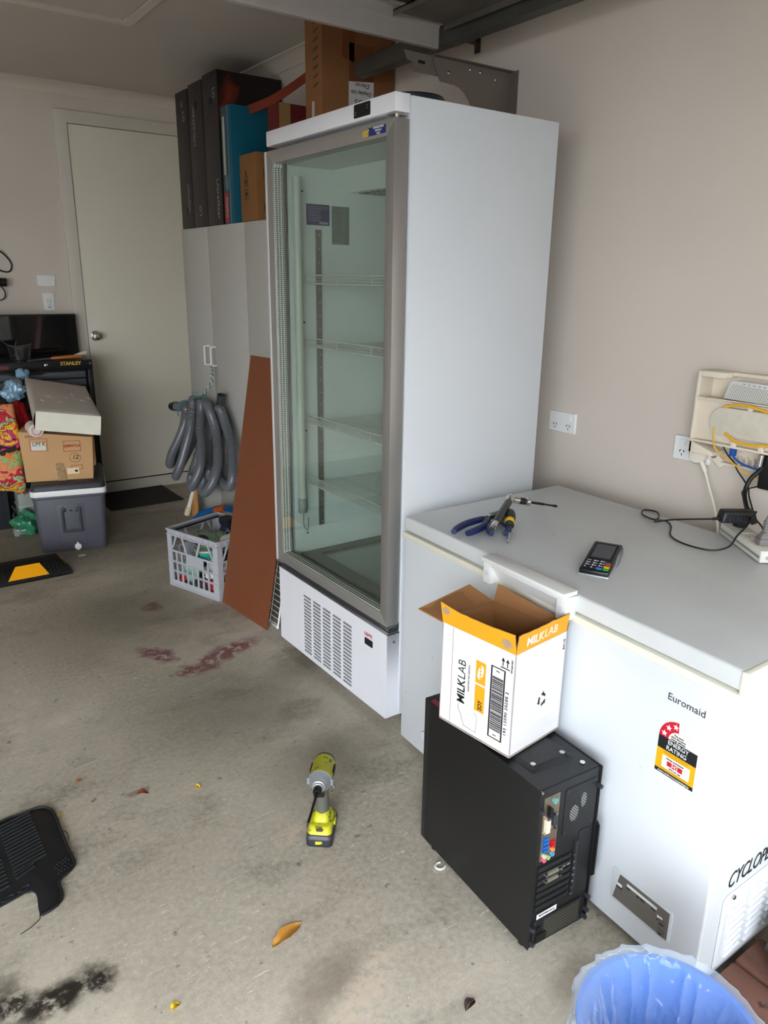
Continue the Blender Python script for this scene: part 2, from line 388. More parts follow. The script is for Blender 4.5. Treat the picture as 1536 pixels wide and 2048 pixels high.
# wall plates on back wall
def plate(name, label, fr, w, hh, cat='switch'):
    t = thing(name, label, cat, fr.o)
    MB().prism(rrect(-w/2, -hh/2, w/2, hh/2, .006), 0, .008, fr, rrect(-w/2+.003, -hh/2+.003, w/2-.003, hh/2-.003, .005)).build('faceplate', PLASTW, t)
    return t
fb = Fr((1.165, BY-.0005, 1.476), (1, 0, 0), (0, 0, 1), (0, -1, 0))
t = plate('light_switch', 'white single light switch plate beside the door frame', fb, .114, .072)
MB().prism(rrect(-.009, -.009, .009, .009, .003), .008, .011, fb.sub(0, .0, 0)).build('rocker', PLASTW, t)
fb = Fr((1.167, BY-.0005, 1.345), (1, 0, 0), (0, 0, 1), (0, -1, 0))
t = plate('wall_control_plate', 'white upright wall plate with green mark below the light switch', fb, .07, .112)
MB().box((-.026, -.045, .008), (.026, .045, .0095), fb).build('inner_panel', PLASTW, t, bev=.001)
for a, bq in ((-.008, .012), (.009, .012), (-.008, -.002), (.009, -.002)):
    MB().lathe([(.005, .0095), (.005, .012)], fb.sub(a, bq, 0), 10).build('button', M('button_grey', (190, 190, 188), .5), t)
MB().prism([(-.004, -.036), (.004, -.028), (.002, -.022), (.008, -.012), (0, -.018), (.001, -.026), (-.006, -.034)], .0095, .0102, fb).build('green_mark', M('green_print', (30, 110, 96), .6), t)
MB().box((-.012, -.040, .0095), (.014, -.037, .0102), fb).build('green_line', M('green_print', (30, 110, 96), .6), t)

# double power points on the right wall
def gpo(fr, label, w=.13, hh=.08):
    t = plate('power_outlet', label, fr, w, hh, 'outlet')
    slot = M('slot_dark', (60, 58, 56), .6)
    for sx in (-.5, .5):
        cx = sx*w*.5
        MB().prism(rrect(cx-.011, .008, cx+.011, .030, .003), .008, .0115, fr).build('rocker', PLASTW, t, bev=.001)
        f2 = fr.sub(cx, -.014, .0)
        MB().box((-.0017, -.004, .008), (.0017, .004, .0086), f2.sub(-.007, .004, 0, -.5)).box((-.0017, -.004, .008), (.0017, .004, .0086), f2.sub(.007, .004, 0, .5)).box((-.0013, -.012, .008), (.0013, -.004, .0086), f2).build('pin_slots', slot, t)
    return t
fw1 = Fr((WX-.0005, 1.929, .999), (0, -1, 0), (0, 0, 1), (-1, 0, 0))
gpo(fw1, 'white double power outlet on the wall just right of the tall fridge')
fw2 = Fr((WX-.0005, 1.375, .995), (0, -1, 0), (0, 0, 1), (-1, 0, 0))
gpo(fw2, 'white double power outlet with round plug beside the cream wall box', .132, .082)

# ================================================================ GARAGE DOOR, TRACK
t = thing('garage_door', 'open overhead garage door with aluminium bottom rail', 'garage door', (-.5, 1.2, 2.30))
DU = M('door_underside', (104, 88, 78), .7, var=.05)
for y0 in (.02, .49, .96, 1.43, 1.90):
    MB().box((-3.1, y0, 2.405), (1.80, y0+.465, 2.44)).build('door_section', DU, t, bev=.003)
fr = Fr((1.918, 2.392, 2.302), (-1, 0, 0), (0, 0, 1), (0, -1, 0))
prof = [(0, .0)]
mb = MB().box((0, 0, -.02), (5.0, .062, 0), fr)
mb.box((0, .062, -.02), (5.0, .070, .004), fr).box((0, .070, -.02), (5.0, .098, -.003), fr).box((0, .098, -.045), (5.0, .102, .006), fr)
for i in range(10): mb.box((0, .008+i*.0052, 0), (5.0, .0105+i*.0052, .0022), fr)
mb.build('bottom_rail', ALU, t, label='ribbed aluminium edge rail')
for q in (.012, .03): MB().lathe([(.006, 0), (.006, .004), (.003, .006)], fr.sub(q, .085, -.003), 10).build('bolt', CHROME, t)
for y0, y1 in ((.02, .93), (.97, 1.86), (1.90, 2.37)):
    MB().box((1.70, y0, 2.375), (1.925, y1, 2.379)).box((1.70, y0, 2.36), (1.703, y1, 2.379)).box((1.922, y0, 2.355), (1.925, y1, 2.379)).build('end_stile', STEEL, t)
for y0 in (.95, 1.88):
    MB().box((1.86, y0-.03, 2.352), (1.95, y0+.03, 2.356)).cyl((1.90, y0, 2.35), (1.953, y0, 2.35), .006).build('hinge', STEEL, t)
t = thing('door_track', 'dark steel garage door track running along the right wall', 'track', (1.98, 1.3, 2.32))
TRK = M('dark_track_steel', (88, 88, 84), .5, metal=.6, var=.12, vscale=10)
pr = [(0, 0), (.052, 0), (.052, .012), (.049, .012), (.049, .003), (.003, .003), (.003, .052), (.040, .052), (.040, .040), (.043, .040), (.043, .055), (0, .055)]
MB().prism(pr, 0, 3.15, Fr((1.955, -.15, 2.326), (1, 0, 0), (0, 0, 1), (0, 1, 0))).build('channel', TRK, t)
MB().box((2.004, -.15, 2.381), (2.007, 3.0, 2.411)).box((1.985, -.15, 2.381), (2.007, 3.0, 2.384)).build('stiffening_angle', TRK, t)
MB().cyl((1.964, 2.97, 2.352), (1.998, 2.97, 2.352), .022, n=14).build('end_stop', DKBLACK, t)
for y in (.5, 1.6, 2.5): MB().box((2.007, y, 2.39), (WX-.001, y+.03, 2.393)).box((WX-.006, y, 2.36), (WX-.001, y+.03, 2.42)).build('wall_strut', TRK, t)
# triangular plate bracket carrying the track, arc cut out
t = thing('track_bracket', 'galvanised corner bracket with curved cutout above the tall fridge', 'bracket', (2.0, 2.33, 2.02))
fr = Fr((WX-.002, 2.33, 2.258), (-1, 0, 0), (0, 0, -1), (0, -1, 0))
arc = [(.135+.0+.20*(1-math.cos(a)), .075+.22*(1-math.sin(a))) for a in [PI/2*i/8 for i in range(9)]]
pts = [(0, 0), (.375, 0), (.335, .075)]+[(.27-.135*math.sin(a), .33-.252*math.cos(a)) for a in [PI/2*i/8 for i in range(9)]]+[(.135, .33), (0, .33)]
GAL = M('dull_galvanised', (132, 122, 114), .5, metal=.55, var=.1, vscale=9)
MB().prism(pts, 0, .003, fr).build('plate', GAL, t)
MB().box((0, 0, 0), (.375, .003, .03), fr).build('top_flange', GAL, t)
MB().box((0, 0, 0), (.003, .33, .05), fr).build('wall_flange', GAL, t)
for a, bq in ((.30, .045), (.20, .02), (.15, .022), (.075, .035), (.03, .15), (.03, .22)):
    MB().lathe([(.006, .003), (.006, .008), (.003, .010)], fr.sub(a, bq, 0), 10).build('bolt', CHROME, t)
MB().prism([(.36, .0), (.49, .0), (.475, .028), (.455, .03), (.455, .045), (.44, .06), (.33, .06)], -.006, -.003, fr).build('slotted_arm', GAL, t)
MB().box((.40, .022, -.003), (.43, .032, -.002), fr).build('slot', DKBLACK, t)

# ================================================================ UPRIGHT GLASS DOOR FRIDGE
LINER = M('white_liner', (214, 218, 216), .4)
def fridge():
    Y0, Y1, XF, XB, ZT = 1.861, 2.640, 1.405, 2.0, 2.0
    t = thing('display_fridge', 'tall white upright display fridge with glass door and empty wire shelves', 'fridge', (1.7, 2.25, 0))
    mb = MB().box((XF, Y0, .04), (XB, Y0+.045, ZT)).box((XF, Y1-.04, .04), (XB, Y1, ZT)).box((XB-.05, Y0+.045, .04), (XB, Y1-.04, ZT))
    mb.box((XF, Y0+.045, 1.90), (XB-.05, Y1-.04, ZT)).box((XF, Y0+.045, .04), (XB-.05, Y1-.04, .405))
    mb.build('cabinet_body', WHITE, t, bev=.0025)
    mb = MB()
    for x in (XF+.06, XB-.07):
        for y in (Y0+.06, Y1-.06): mb = MB().cyl((x, y, 0), (x, y, .045), .022); mb.build('foot', BLACK, t)
    # header with control display
    MB().box((1.350, Y0+.004, 1.955), (XF-.001, Y1+.003, 2.004)).build('header_panel', WHITE2, t, bev=.003)
    f = Fr((1.350, 2.028, 1.982), (0, -1, 0), (0, 0, 1), (-1, 0, 0))
    cd = MB().prism(rrect(-.042, -.019, .042, .017, .003), 0, .002, f).build('control_display', DKBLACK, t)
    for a, b in ((-.032, -.004), (-.032, -.011), (.028, .008), (.028, .001)): MB().lathe([(.0022, .002), (.0022, .0026)], f.sub(a, b, 0), 8).build('button', GREYP, cd)
    # base panel with louvres
    us = [Y1-.006]; holes = set(); c0 = 2.436
    us = [0.0, Y1-.003-2.436]
    for i in range(5):
        s0 = Y1-.003-2.436+i*.0735
        us += [s0+.0595] + ([s0+.0735] if i < 4 else [])
    us += [Y1-.003-1.866]
    vs = [.04]; z = .060
    for j in range(17): vs += [z+j*.0149, z+j*.0149+.0095]
    vs += [.361]
    for i in range(5):
        for j in range(17): holes.add((1+2*i, 1+2*j))
    f = Fr((1.350, Y1-.003, 0), (0, -1, 0), (0, 0, 1), (-1, 0, 0))
    MB().perf(us, vs, holes, .003, f).build('grille_panel', WHITE2, t)
    MB().box((0, .04, -.054), (us[-1], .043, -.003), f).box((us[-1]-.003, .043, -.054), (us[-1], .361, -.003), f).box((0, .043, -.054), (.003, .361, -.003), f).box((0, .358, -.054), (us[-1], .361, -.003), f).build('base_cover', WHITE2, t)
    MB().box((.06, .055, -.052), (.62, .33, -.050), f).build('grille_backing', DKBLACK, t)
    for i in range(5):
        mb = MB()
        s0 = us[1+2*i]
        for j in range(17): mb.add([f.p(s0, vs[1+2*j], -.003), f.p(s0+.0595, vs[1+2*j], -.003), f.p(s0+.0595, vs[2+2*j]+.001, -.011), f.p(s0, vs[2+2*j]+.001, -.011)], [(0, 1, 2, 3)])
        mb.build('louvre_blades', M('louvre_grey', (120, 120, 124), .5), t, kind='stuff')
    sw = MB().prism(rrect(.642, .279, .690, .304, .003), 0, .002, f).build('light_switch', BLACK, t)
    MB().box((.675, .285, .002), (.682, .292, .004), f).build('rocker', DARKG, sw)
    text('lettering', 'LIGHTS', f.sub(.662, .318, 0), .017, REDP, t, sx=.85, bold=.0004)
    MB().lathe([(.005, 0), (.005, .003)], Fr((1.38, Y0+.0045, .33), (1, 0, 0), (0, 0, 1), (0, -1, 0)), 10).build('screw', CHROME, t)
    MB().box((1.365, Y0+.01, .361), (XF, Y1-.005, .392)).build('door_gap_seal', DARKG, t)
    # glass door
    d = thing('door', None, None, (1.35, 2.25, .39)); d.parent = None
    attach(d, t); d.location = Vector((1.35, 2.25, .39))-wloc(t)
    ya, yb, za, zb = 1.866, 2.650, .390, 1.940; ga, gb, ha, hb = 1.906, 2.599, .432, 1.897
    f = Fr((1.350, yb, 0), (0, -1, 0), (0, 0, 1), (-1, 0, 0)); L = yb-ya
    fa, fb = yb-gb, yb-ga
    FRM = M('satin_door_frame', (158, 155, 151), .36, metal=.55, var=.03, vscale=10)
    for nm, pts in (('frame_rail', [(0, zb), (L, zb), (fb, hb), (fa, hb)]), ('frame_rail', [(0, za), (L, za), (fb, ha), (fa, ha)]),
                    ('frame_stile', [(0, za), (fa, ha), (fa, hb), (0, zb)]), ('frame_stile', [(L, za), (L, zb), (fb, hb), (fb, ha)])):
        MB().prism(pts, -.048, 0, f).build(nm, FRM, d, bev=.0015)
    MB().box((-.006, za, -.05), (.006, zb, .004), f).build('edge_handle', M('pale_plastic_edge', (190, 190, 190), .35), d, bev=.003, label='pale rounded edge pull')
    MB().box((fa, ha, -.003), (fb, hb, -.002), f).build('outer_pane', m_glass('door_glass', (.91, .94, .92, 1), 0, 1.25), d, label='clear greenish glass')
    MB().box((fa, ha, -.040), (fb, hb, -.039), f).build('inner_pane', m_glass('door_glass_in', (.96, .98, .97, 1), 0, .5), d)
    SP = M('spacer_alu', (244, 244, 238), .45)
    for k, dz in enumerate((-.008, -.020, -.032)):
        MB().box((fa+.001, ha, dz-.004), (fa+.004, hb, dz+.004), f).box((fa, ha+.001, dz-.004), (fb, ha+.004, dz+.004), f).build('glass_spacer', SP, d)
        mb = MB(); n = 200
        for i in range(n):
            z = ha+.01+i*(hb-ha-.02)/n
            mb.box((fa+.004, z, dz-.0026), (fa+.0050, z+.0042, dz+.0022), f)
        for i in range(92):
            s = fa+.01+i*(fb-fa-.02)/92
            mb.box((s, ha+.004, dz-.0026), (s+.0040, ha+.0050, dz+.0022), f)
        mb.build('spacer_holes', M('spacer_hole', (34, 36, 34), .7), d, kind='stuff', merge=False, smooth=False)
    MB().prism([(L-.035, za-.006), (L+.001, za-.006), (L+.001, za-.001), (L-.035, za-.001)], -.04, .003, f).cyl(f.p(L-.018, za-.022, -.02), f.p(L-.018, za, -.02), .007).build('bottom_hinge', CHROME, d)
    MB().cyl(f.p(L-.018, zb, -.02), f.p(L-.018, zb+.016, -.02), .006).prism([(L-.04, zb+.008), (L, zb+.008), (L, zb+.011), (L-.04, zb+.011)], -.045, -.002, f).build('top_hinge', CHROME, d)
    # dealer sticker on the door frame
    st = MB().box((.655, 1.906, 0), (.742, 1.928, .0006), f).build('dealer_sticker', M('sticker_blue', (26, 44, 112), .4), d, label='small blue dealer sticker')
    text('lettering', 'REFRIGERATION\nRENTAL &\nSALES', f.sub(.706, 1.917, .0006), .0078, WPRINT, d, sx=.9, space=1.0)
    text('lettering', 'RRS', f.sub(.640, 1.914, .0007), .024, M('sticker_yellow', (222, 190, 60), .5), d, shear=.3, bold=.0006, sx=.8)
    # interior
    I = thing('x', None, None, (1.7, 2.25, .4)); bpy.data.objects.remove(I)
    xi0, xi1, yi0, yi1, zi0, zi1 = 1.41, 1.949, 1.907, 2.599, .406, 1.899
    MB().box((xi0, yi1-.002, zi0), (xi1, yi1, zi1)).box((xi0, yi0, zi0), (xi1, yi0+.002, zi1)).box((xi1-.002, yi0, zi0), (xi1, yi1, zi1)).box((xi0, yi0, zi1-.002), (xi1, yi1, zi1)).build('inner_liner', LINER, t)
    MB().perf([yi0+.005, yi0+.05, yi1-.05, yi1-.005], [xi0+.02, xi0+.09, xi1-.06, xi1-.01], {(1, 1)}, .012, Fr((0, 0, .420), (0, 1, 0), (1, 0, 0), (0, 0, 1))).build('floor_tray_rim', M('tray_steel', (128, 128, 122), .45, metal=.4), t)
    MB().box((xi0, yi0+.003, zi0), (xi1-.003, yi1-.003, zi0+.003)).build('floor_tray', M('tray_steel2', (176, 180, 176), .4, metal=.3), t)
    # evaporator cover with slotted underside
    mb = MB().prism([(1.60, 1.898), (1.66, 1.822), (xi1-.003, 1.822), (xi1-.003, 1.898)], 0, yi1-yi0-.006, Fr((0, yi0+.003, 0), (1, 0, 0), (0, 0, 1), (0, 1, 0)))
    ev = mb.build('evaporator_cover', LINER, t)
    mb = MB()
    for i in range(16):
        for j in range(4): mb.box((1.69+j*.062, yi0+.04+i*.04, 1.8205), (1.74+j*.062, yi0+.058+i*.04, 1.8215))
    mb.build('fan_slots', DARKG, ev, kind='stuff')
    # light tube in the front corner
    lt = MB().cyl((1.432, 2.575, .66), (1.432, 2.575, 1.86), .016, n=16).build('light_tube', M('opal_tube', (196, 200, 192), .3), t)
    MB().cyl((1.432, 2.575, .60), (1.432, 2.575, .66), .018, n=16).build('tube_socket', M('socket_grey', (150, 152, 150), .4), lt)
    MB().tube(spline([(1.432, 2.57, .60), (1.428, 2.56, .55), (1.44, 2.55, .53), (1.45, 2.56, .58)]), .002).build('tube_wire', GREYP, lt)
    # slotted shelf rails on both side walls
    for ys, sg in ((yi1-.002, -1), (yi0+.002, 1)):
        for x in (1.530, 1.86):
            r = MB().box((x-.011, ys, .526), (x+.011, ys+sg*.008, 1.685)).build('shelf_rail', M('rail_steel', (134, 132, 124), .4, metal=.6), t)
            if sg < 0:
                mb = MB()
                for i in range(24): mb.lathe([(.0035, 0), (.0035, .0006)], Fr((x+.002, ys+sg*.008, .54+i*.049), (1, 0, 0), (0, 0, 1), (0, -1, 0)), 8)
                mb.build('rail_holes', M('rail_hole_light', (186, 186, 176), .5), r, kind='stuff')
    for z in (1.815, 1.35, .93, .50): MB().lathe([(.004, 0), (.004, .004)], Fr((1.465, yi1-.002, z), (1, 0, 0), (0, 0, 1), (0, -1, 0)), 8).build('screw', DARKG, t)
    # stickers on the far inner wall
    fs = Fr((0, yi1-.0025, 0), (1, 0, 0), (0, 0, 1), (0, -1, 0))
    st = MB().box((1.482, 1.701, 0), (1.582, 1.774, .0006), fs).build('info_sticker', M('navy_print', (34, 40, 92), .5), t, label='navy instruction sticker')
    mb = MB()
    for i in range(9): mb.box((1.488, 1.765-i*.0062, .0006), (1.488+.04+.035*abs(nz(i*1.7, 3.1))+(.045 if i < 2 else .01), 1.7665-i*.0062, .0009), fs)
    mb.box((1.538, 1.706, .0006), (1.576, 1.713, .0009), fs).build('fine_print', M('pale_print', (150, 154, 176), .6), st, kind='stuff')
    st = MB().box((1.592, 1.636, 0), (1.670, 1.772, .0006), fs).build('spec_sheet', M('grey_green_sheet', (112, 122, 116), .6), t, label='grey green specification sheet')
    mb = MB()
    for i in range(16): mb.box((1.597, 1.766-i*.0078, .0006), (1.597+.03+.03*abs(nz(i*2.3, 7.1))*2, 1.7675-i*.0078, .0009), fs)
    mb.build('fine_print', M('dark_print', (62, 70, 66), .6), st, kind='stuff')
    # wire shelves
    WIRE = M('white_wire', (206, 208, 202), .4)
    for q, z in enumerate((1.492, 1.262, .966, .716)):
        sh = thing('wire_shelf', None, None, (1.7, 2.25, z)); sh.location = Vector((1.7, 2.25, z))-wloc(t); sh.parent = t
        x0, x1, y0, y1 = 1.468, 1.925, yi0+.015, yi1-.012
        mb = MB()
        for x in (x0, x0+.15, x0+.30, x1): mb.cyl((x, y0, z), (x, y1, z), .003, n=6)
        mb.cyl((x0, y0, z+.030), (x0, y1, z+.030), .003, n=6)
        for y in (y0, y0+.22, y0+.44, y1): mb.cyl((x0, y, z), (x0, y, z+.030), .003, n=6)
        mb.build('shelf_frame', WIRE, sh)
        mb = MB()
        for i in range(40): mb.cyl((x0-.002, y0+.008+i*(y1-y0-.016)/39, z+.003), (x1, y0+.008+i*(y1-y0-.016)/39, z+.003), .0014, n=5)
        mb.build('shelf_wires', WIRE, sh, kind='stuff')
        for dz in (.010, .020): MB().cyl((x0, y0, z+dz), (x0, y1, z+dz), .0012, n=5).build('front_wire', WIRE, sh)
fridge()

# ================================================================ CHEST FREEZER
def freezer():
    t = thing('chest_freezer', 'white chest freezer along the right wall with energy rating sticker', 'freezer', (1.65, 1.2, 0))
    F0, F1, B1, B0 = Vector((1.302, .631)), Vector((1.351, 1.781)), Vector((2.045, 1.781)), Vector((2.02, .631))
    off = lambda d: [(F0.x+d, F0.y+d), (B0.x-d, B0.y+d), (B1.x-d, B1.y-d), (F1.x+d, F1.y-d)]
    MB().prism(off(.001), .022, .738).build('freezer_body', WHITE, t, bev=.006, seg=3)
    MB().prism(off(-.005), .738, .7575).build('rim_strip', CREAM, t, bev=.003)
    MB().prism(off(.012), .750, .762).build('lid_seal', M('dirty_seal', (120, 116, 110), .7), t)
    MB().prism(off(.000), .762, .808).build('lid', LIDW, t, bev=.007, seg=3)
    MB().prism([(F0.x-.003, F0.y-.004), (B0.x+.002, B0.y-.004), (B0.x+.002, B0.y+.012), (F0.x-.003, F0.y+.012)], .756, .808).build('lid_end_trim', CREAM, t, bev=.004, label='cream end trim')
    for x, y in ((1.36, .70), (1.95, .70), (1.40, 1.71), (1.97, 1.71)): MB().cyl((x, y, 0), (x, y, .024), .025).build('foot', BLACK, t)
    dx = Vector((F0.x-F1.x, F0.y-F1.y, 0)).normalized()
    def ff(Y, z, o=.0002):   # frame on the front face
        X = F0.x+.001+(Y-F0.y)*(F1.x-F0.x)/(F1.y-F0.y)
        return Fr((X-o, Y, z), dx, (0, 0, 1), Vector((dx.y, -dx.x, 0)))
    # handle
    f = ff(1.212, .75, .0)
    h = MB().box((-.148, .056, -.002), (.148, .068, .046), f).box((-.148, -.004, -.002), (-.118, .056, .036), f).box((.118, -.004, -.002), (.148, .056, .036), f).box((-.118, .0, -.002), (.118, .056, .002), f).box((-.118, .044, .03), (.118, .056, .036), f)
    h.build('lid_handle', PLASTW, t, bev=.0025)
    MB().add([f.p(-.118, .0, .004), f.p(.118, .0, .004), f.p(.118, .044, .032), f.p(-.118, .044, .032)], [(0, 1, 2, 3)]).build('grip_recess', PLASTW, t)
    for s in (-.133, .133): MB().lathe([(.007, .036), (.007, .0385), (.004, .0385)], f.sub(s, .024, 0), 14).build('screw_cap', WHITE, t)
    MB().lathe([(.018, 0), (.018, .006), (.013, .009), (.006, .009)], ff(1.639, .096), 20).build('drain_cap', WHITE, t)
    # lettering and stickers
    text('lettering', 'Euromaid', ff(.747, .678), .0235, M('logo_grey', (62, 64, 68), .5), t, sx=1.0)
    e = ff(.7525, .0, .0006)
    hw = .0475
    arch = lambda r0, a0, a1, cy, n=16: [(-r0*math.cos(a0+(a1-a0)*i/n), cy+r0*math.sin(a0+(a1-a0)*i/n)) for i in range(n+1)]
    st = thing('energy_sticker', None, None, e.p(0, .494)); st.location = e.p(0, .494)-wloc(t); st.parent = t
    YEL = M('sticker_gold', (226, 170, 14), .5); STW = M('sticker_white', (228, 226, 220), .5); STR = M('sticker_red', (196, 20, 44), .5); STB = M('sticker_black', (24, 26, 30), .5)
    MB().prism([(-hw-.0015, .4925), (hw+.0015, .4925)]+[(x, y) for x, y in arch(hw+.0015, PI, 0, .582)], 0, .0003, e).build('sticker_base', STW, st)
    MB().box((-hw, .494, 0), (hw, .503, .0006), e).build('black_band', STB, st)
    MB().box((-hw, .503, 0), (hw, .552, .0006), e).build('gold_field', YEL, st)
    MB().box((-hw, .552, 0), (hw, .582, .0006), e).build('black_band', STB, st)
    MB().prism(arch(hw, 0, 1.50, .582)+arch(.024, 0, 1.50, .582)[::-1], 0, .0006, e).build('red_sector', STR, st)
    text('lettering', 'ENERGY', e.sub(.002, .5745, .0006), .0145, WPRINT, st, sx=.95)
    text('lettering', 'RATING', e.sub(-.001, .5605, .0006), .0145, WPRINT, st, sx=.95)
    text('lettering', 'The more\nstars the more\nenergy efficient', e.sub(0, .592, .0006), .0058, INK, st)
    def star(cx, cy, r, rot=0): return [(cx+(r if i % 2 == 0 else r*.42)*math.sin(rot+PI*i/5), cy+(r if i % 2 == 0 else r*.42)*math.cos(rot+PI*i/5)) for i in range(10)]
    for i in range(6):
        a = .24+i*.531; cx, cy = -.0362*math.cos(a), .582+.0362*math.sin(a)
        if i < 2: MB().prism(star(cx, cy, .0078), .0006, .0009, e).build('star', WPRINT, st)
        elif i == 2: MB().prism(star(cx, cy, .0078), .0006, .0009, e).build('star', WPRINT, st)
        else:
            p = star(cx, cy, .0078); q = star(cx, cy, .0066)
            V = [e.p(x, y, .0005) for x, y in p]+[e.p(x, y, .0005) for x, y in q]
            MB().add(V, [(k, (k+1) % 10, 10+(k+1) % 10, 10+k) for k in range(10)]).build('star', M('star_line', (196, 176, 164), .6), st)
    MB().prism(rrect(-.032, .510, .036, .540, .001), .0006, .0009, e).build('white_box', STW, st)
    MB().box((-.019, .519, .0009), (.019, .530, .0012), e).build('red_box', STR, st)
    text('lettering', '342', e.sub(0, .5245, .0013), .0115, WPRINT, st)
    text('lettering', 'Energy consumption', e.sub(0, .5355, .001), .0052, INK, st)
    text('lettering', 'kWh per year', e.sub(.002, .514, .001), .0052, INK, st)
    text('lettering', 'Compare models at www.energyrating.gov.au', e.sub(0, .4985, .0007), .0058, WPRINT, st, sx=.72)
    mb = MB()
    for i, w in enumerate((.064, .058, .04)): mb.box((-w/2, .5485-i*.0032, .0006), (w/2, .5491-i*.0032, .0008), e)
    for i, w in enumerate((.08, .06)): mb.box((-w/2, .5075-i*.0026, .0006), (w/2, .5080-i*.0026, .0008), e)
    mb.build('fine_print', M('brown_print', (120, 84, 20), .6), st, kind='stuff')
    # control panel low on the front
    c = ff(.7865, .134)
    cp = MB().prism(rrect(-.084, -.044, .084, .044, .006), 0, .003, c).build('control_panel', WHITE, t, bev=.001)
    MB().prism([(-.076, -.037), (.077, -.037), (.077, .037), (-.062, .037)], .003, .0036, c).build('panel_face', M('panel_silver', (128, 124, 120), .35, metal=.5), cp)
    for a, b, w, hh in ((.002, .024, .084, .007), (-.060, .008, .014, .007), (.054, .008, .014, .007)):
        MB().prism(rrect(a-w/2, b-hh/2, a+w/2, b+hh/2, .001), .0036, .0042, c).build('indicator_window', PLASTW, cp)
    for b in (.004, -.022):
        MB().prism(rrect(.052, b-.009, .070, b+.009, .001), .0036, .0046, c.sub(.0, -.006, 0)).build('push_button', M('button_silver', (104, 100, 96), .4), cp)
    text('lettering', 'MIN', c.sub(-.036, .015, .0037), .006, INK, cp); text('lettering', 'SETTING', c.sub(.0, .015, .0037), .006, INK, cp); text('lettering', 'MAX', c.sub(.036, .015, .0037), .006, INK, cp)
    text('lettering', 'POWER', c.sub(-.060, .0, .0037), .005, INK, cp); text('lettering', 'SUPER', c.sub(.054, .0, .0037), .005, INK, cp)
    for i, q in enumerate((.0, -.026)): text('lettering', 'SET' if i else 'FAST', c.sub(.061, -.006+q, .0047), .0055, INK, cp)
    # vented end face
    v = Fr((0, F0.y+.0005, 0), (1, 0, 0), (0, 0, 1), (0, -1, 0))
    text('lettering', 'CYCLOPENTANE', v.sub(1.372, .279, 0), .056, INK, t, sx=.72, shear=.28, align='LEFT', space=.95)
    VP = M('vent_panel_white', (216, 218, 222), .35)
    us = [1.368, 1.40]; x = 1.40
    for i in range(5): us += [x+.062, x+.082]; x += .082
    vs = [.045, .06]; z = .06
    for j in range(9): vs += [z+.012, z+.020]; z += .020
    holes = {(1+2*i, 1+2*j) for i in range(5) for j in range(8)}
    pan = MB().prism(rrect(1.366, .04, 1.84, .243, .014), 0, .004, v).build('vent_panel', VP, t, bev=.0015)
    mb = MB()
    for i in range(5):
        for j in range(9):
            x0, z0 = 1.402+i*.083, .056+j*.0195
            mb = MB()
            pts = rrect(0, 0, .066, .010, .0045, 3)
            fq = Fr(v.p(x0, z0, .004), Vector((1, 0, .10)), (0, 0, 1), (0, -1, 0))
            mb.prism(pts, 0, .005, fq, [(px*.97+.001, py*.5+.005) for px, py in pts])
            if i == 0 and j == 0: slot = mb.build('louvre', VP, t); continue
            o2 = slot.copy(); COL.objects.link(o2); o2.location = slot.location+v.p(x0, z0, .004)-v.p(1.402, .056, .004)
    MB().lathe([(.006, .004), (.006, .008), (.003, .010)], v.sub(1.398, .234, 0), 10).build('screw', CHROME, t)
    MB().prism(rrect(1.376, .06, 1.385, .20, .002), .004, .0055, v).build('pressed_rib', VP, t)
freezer()

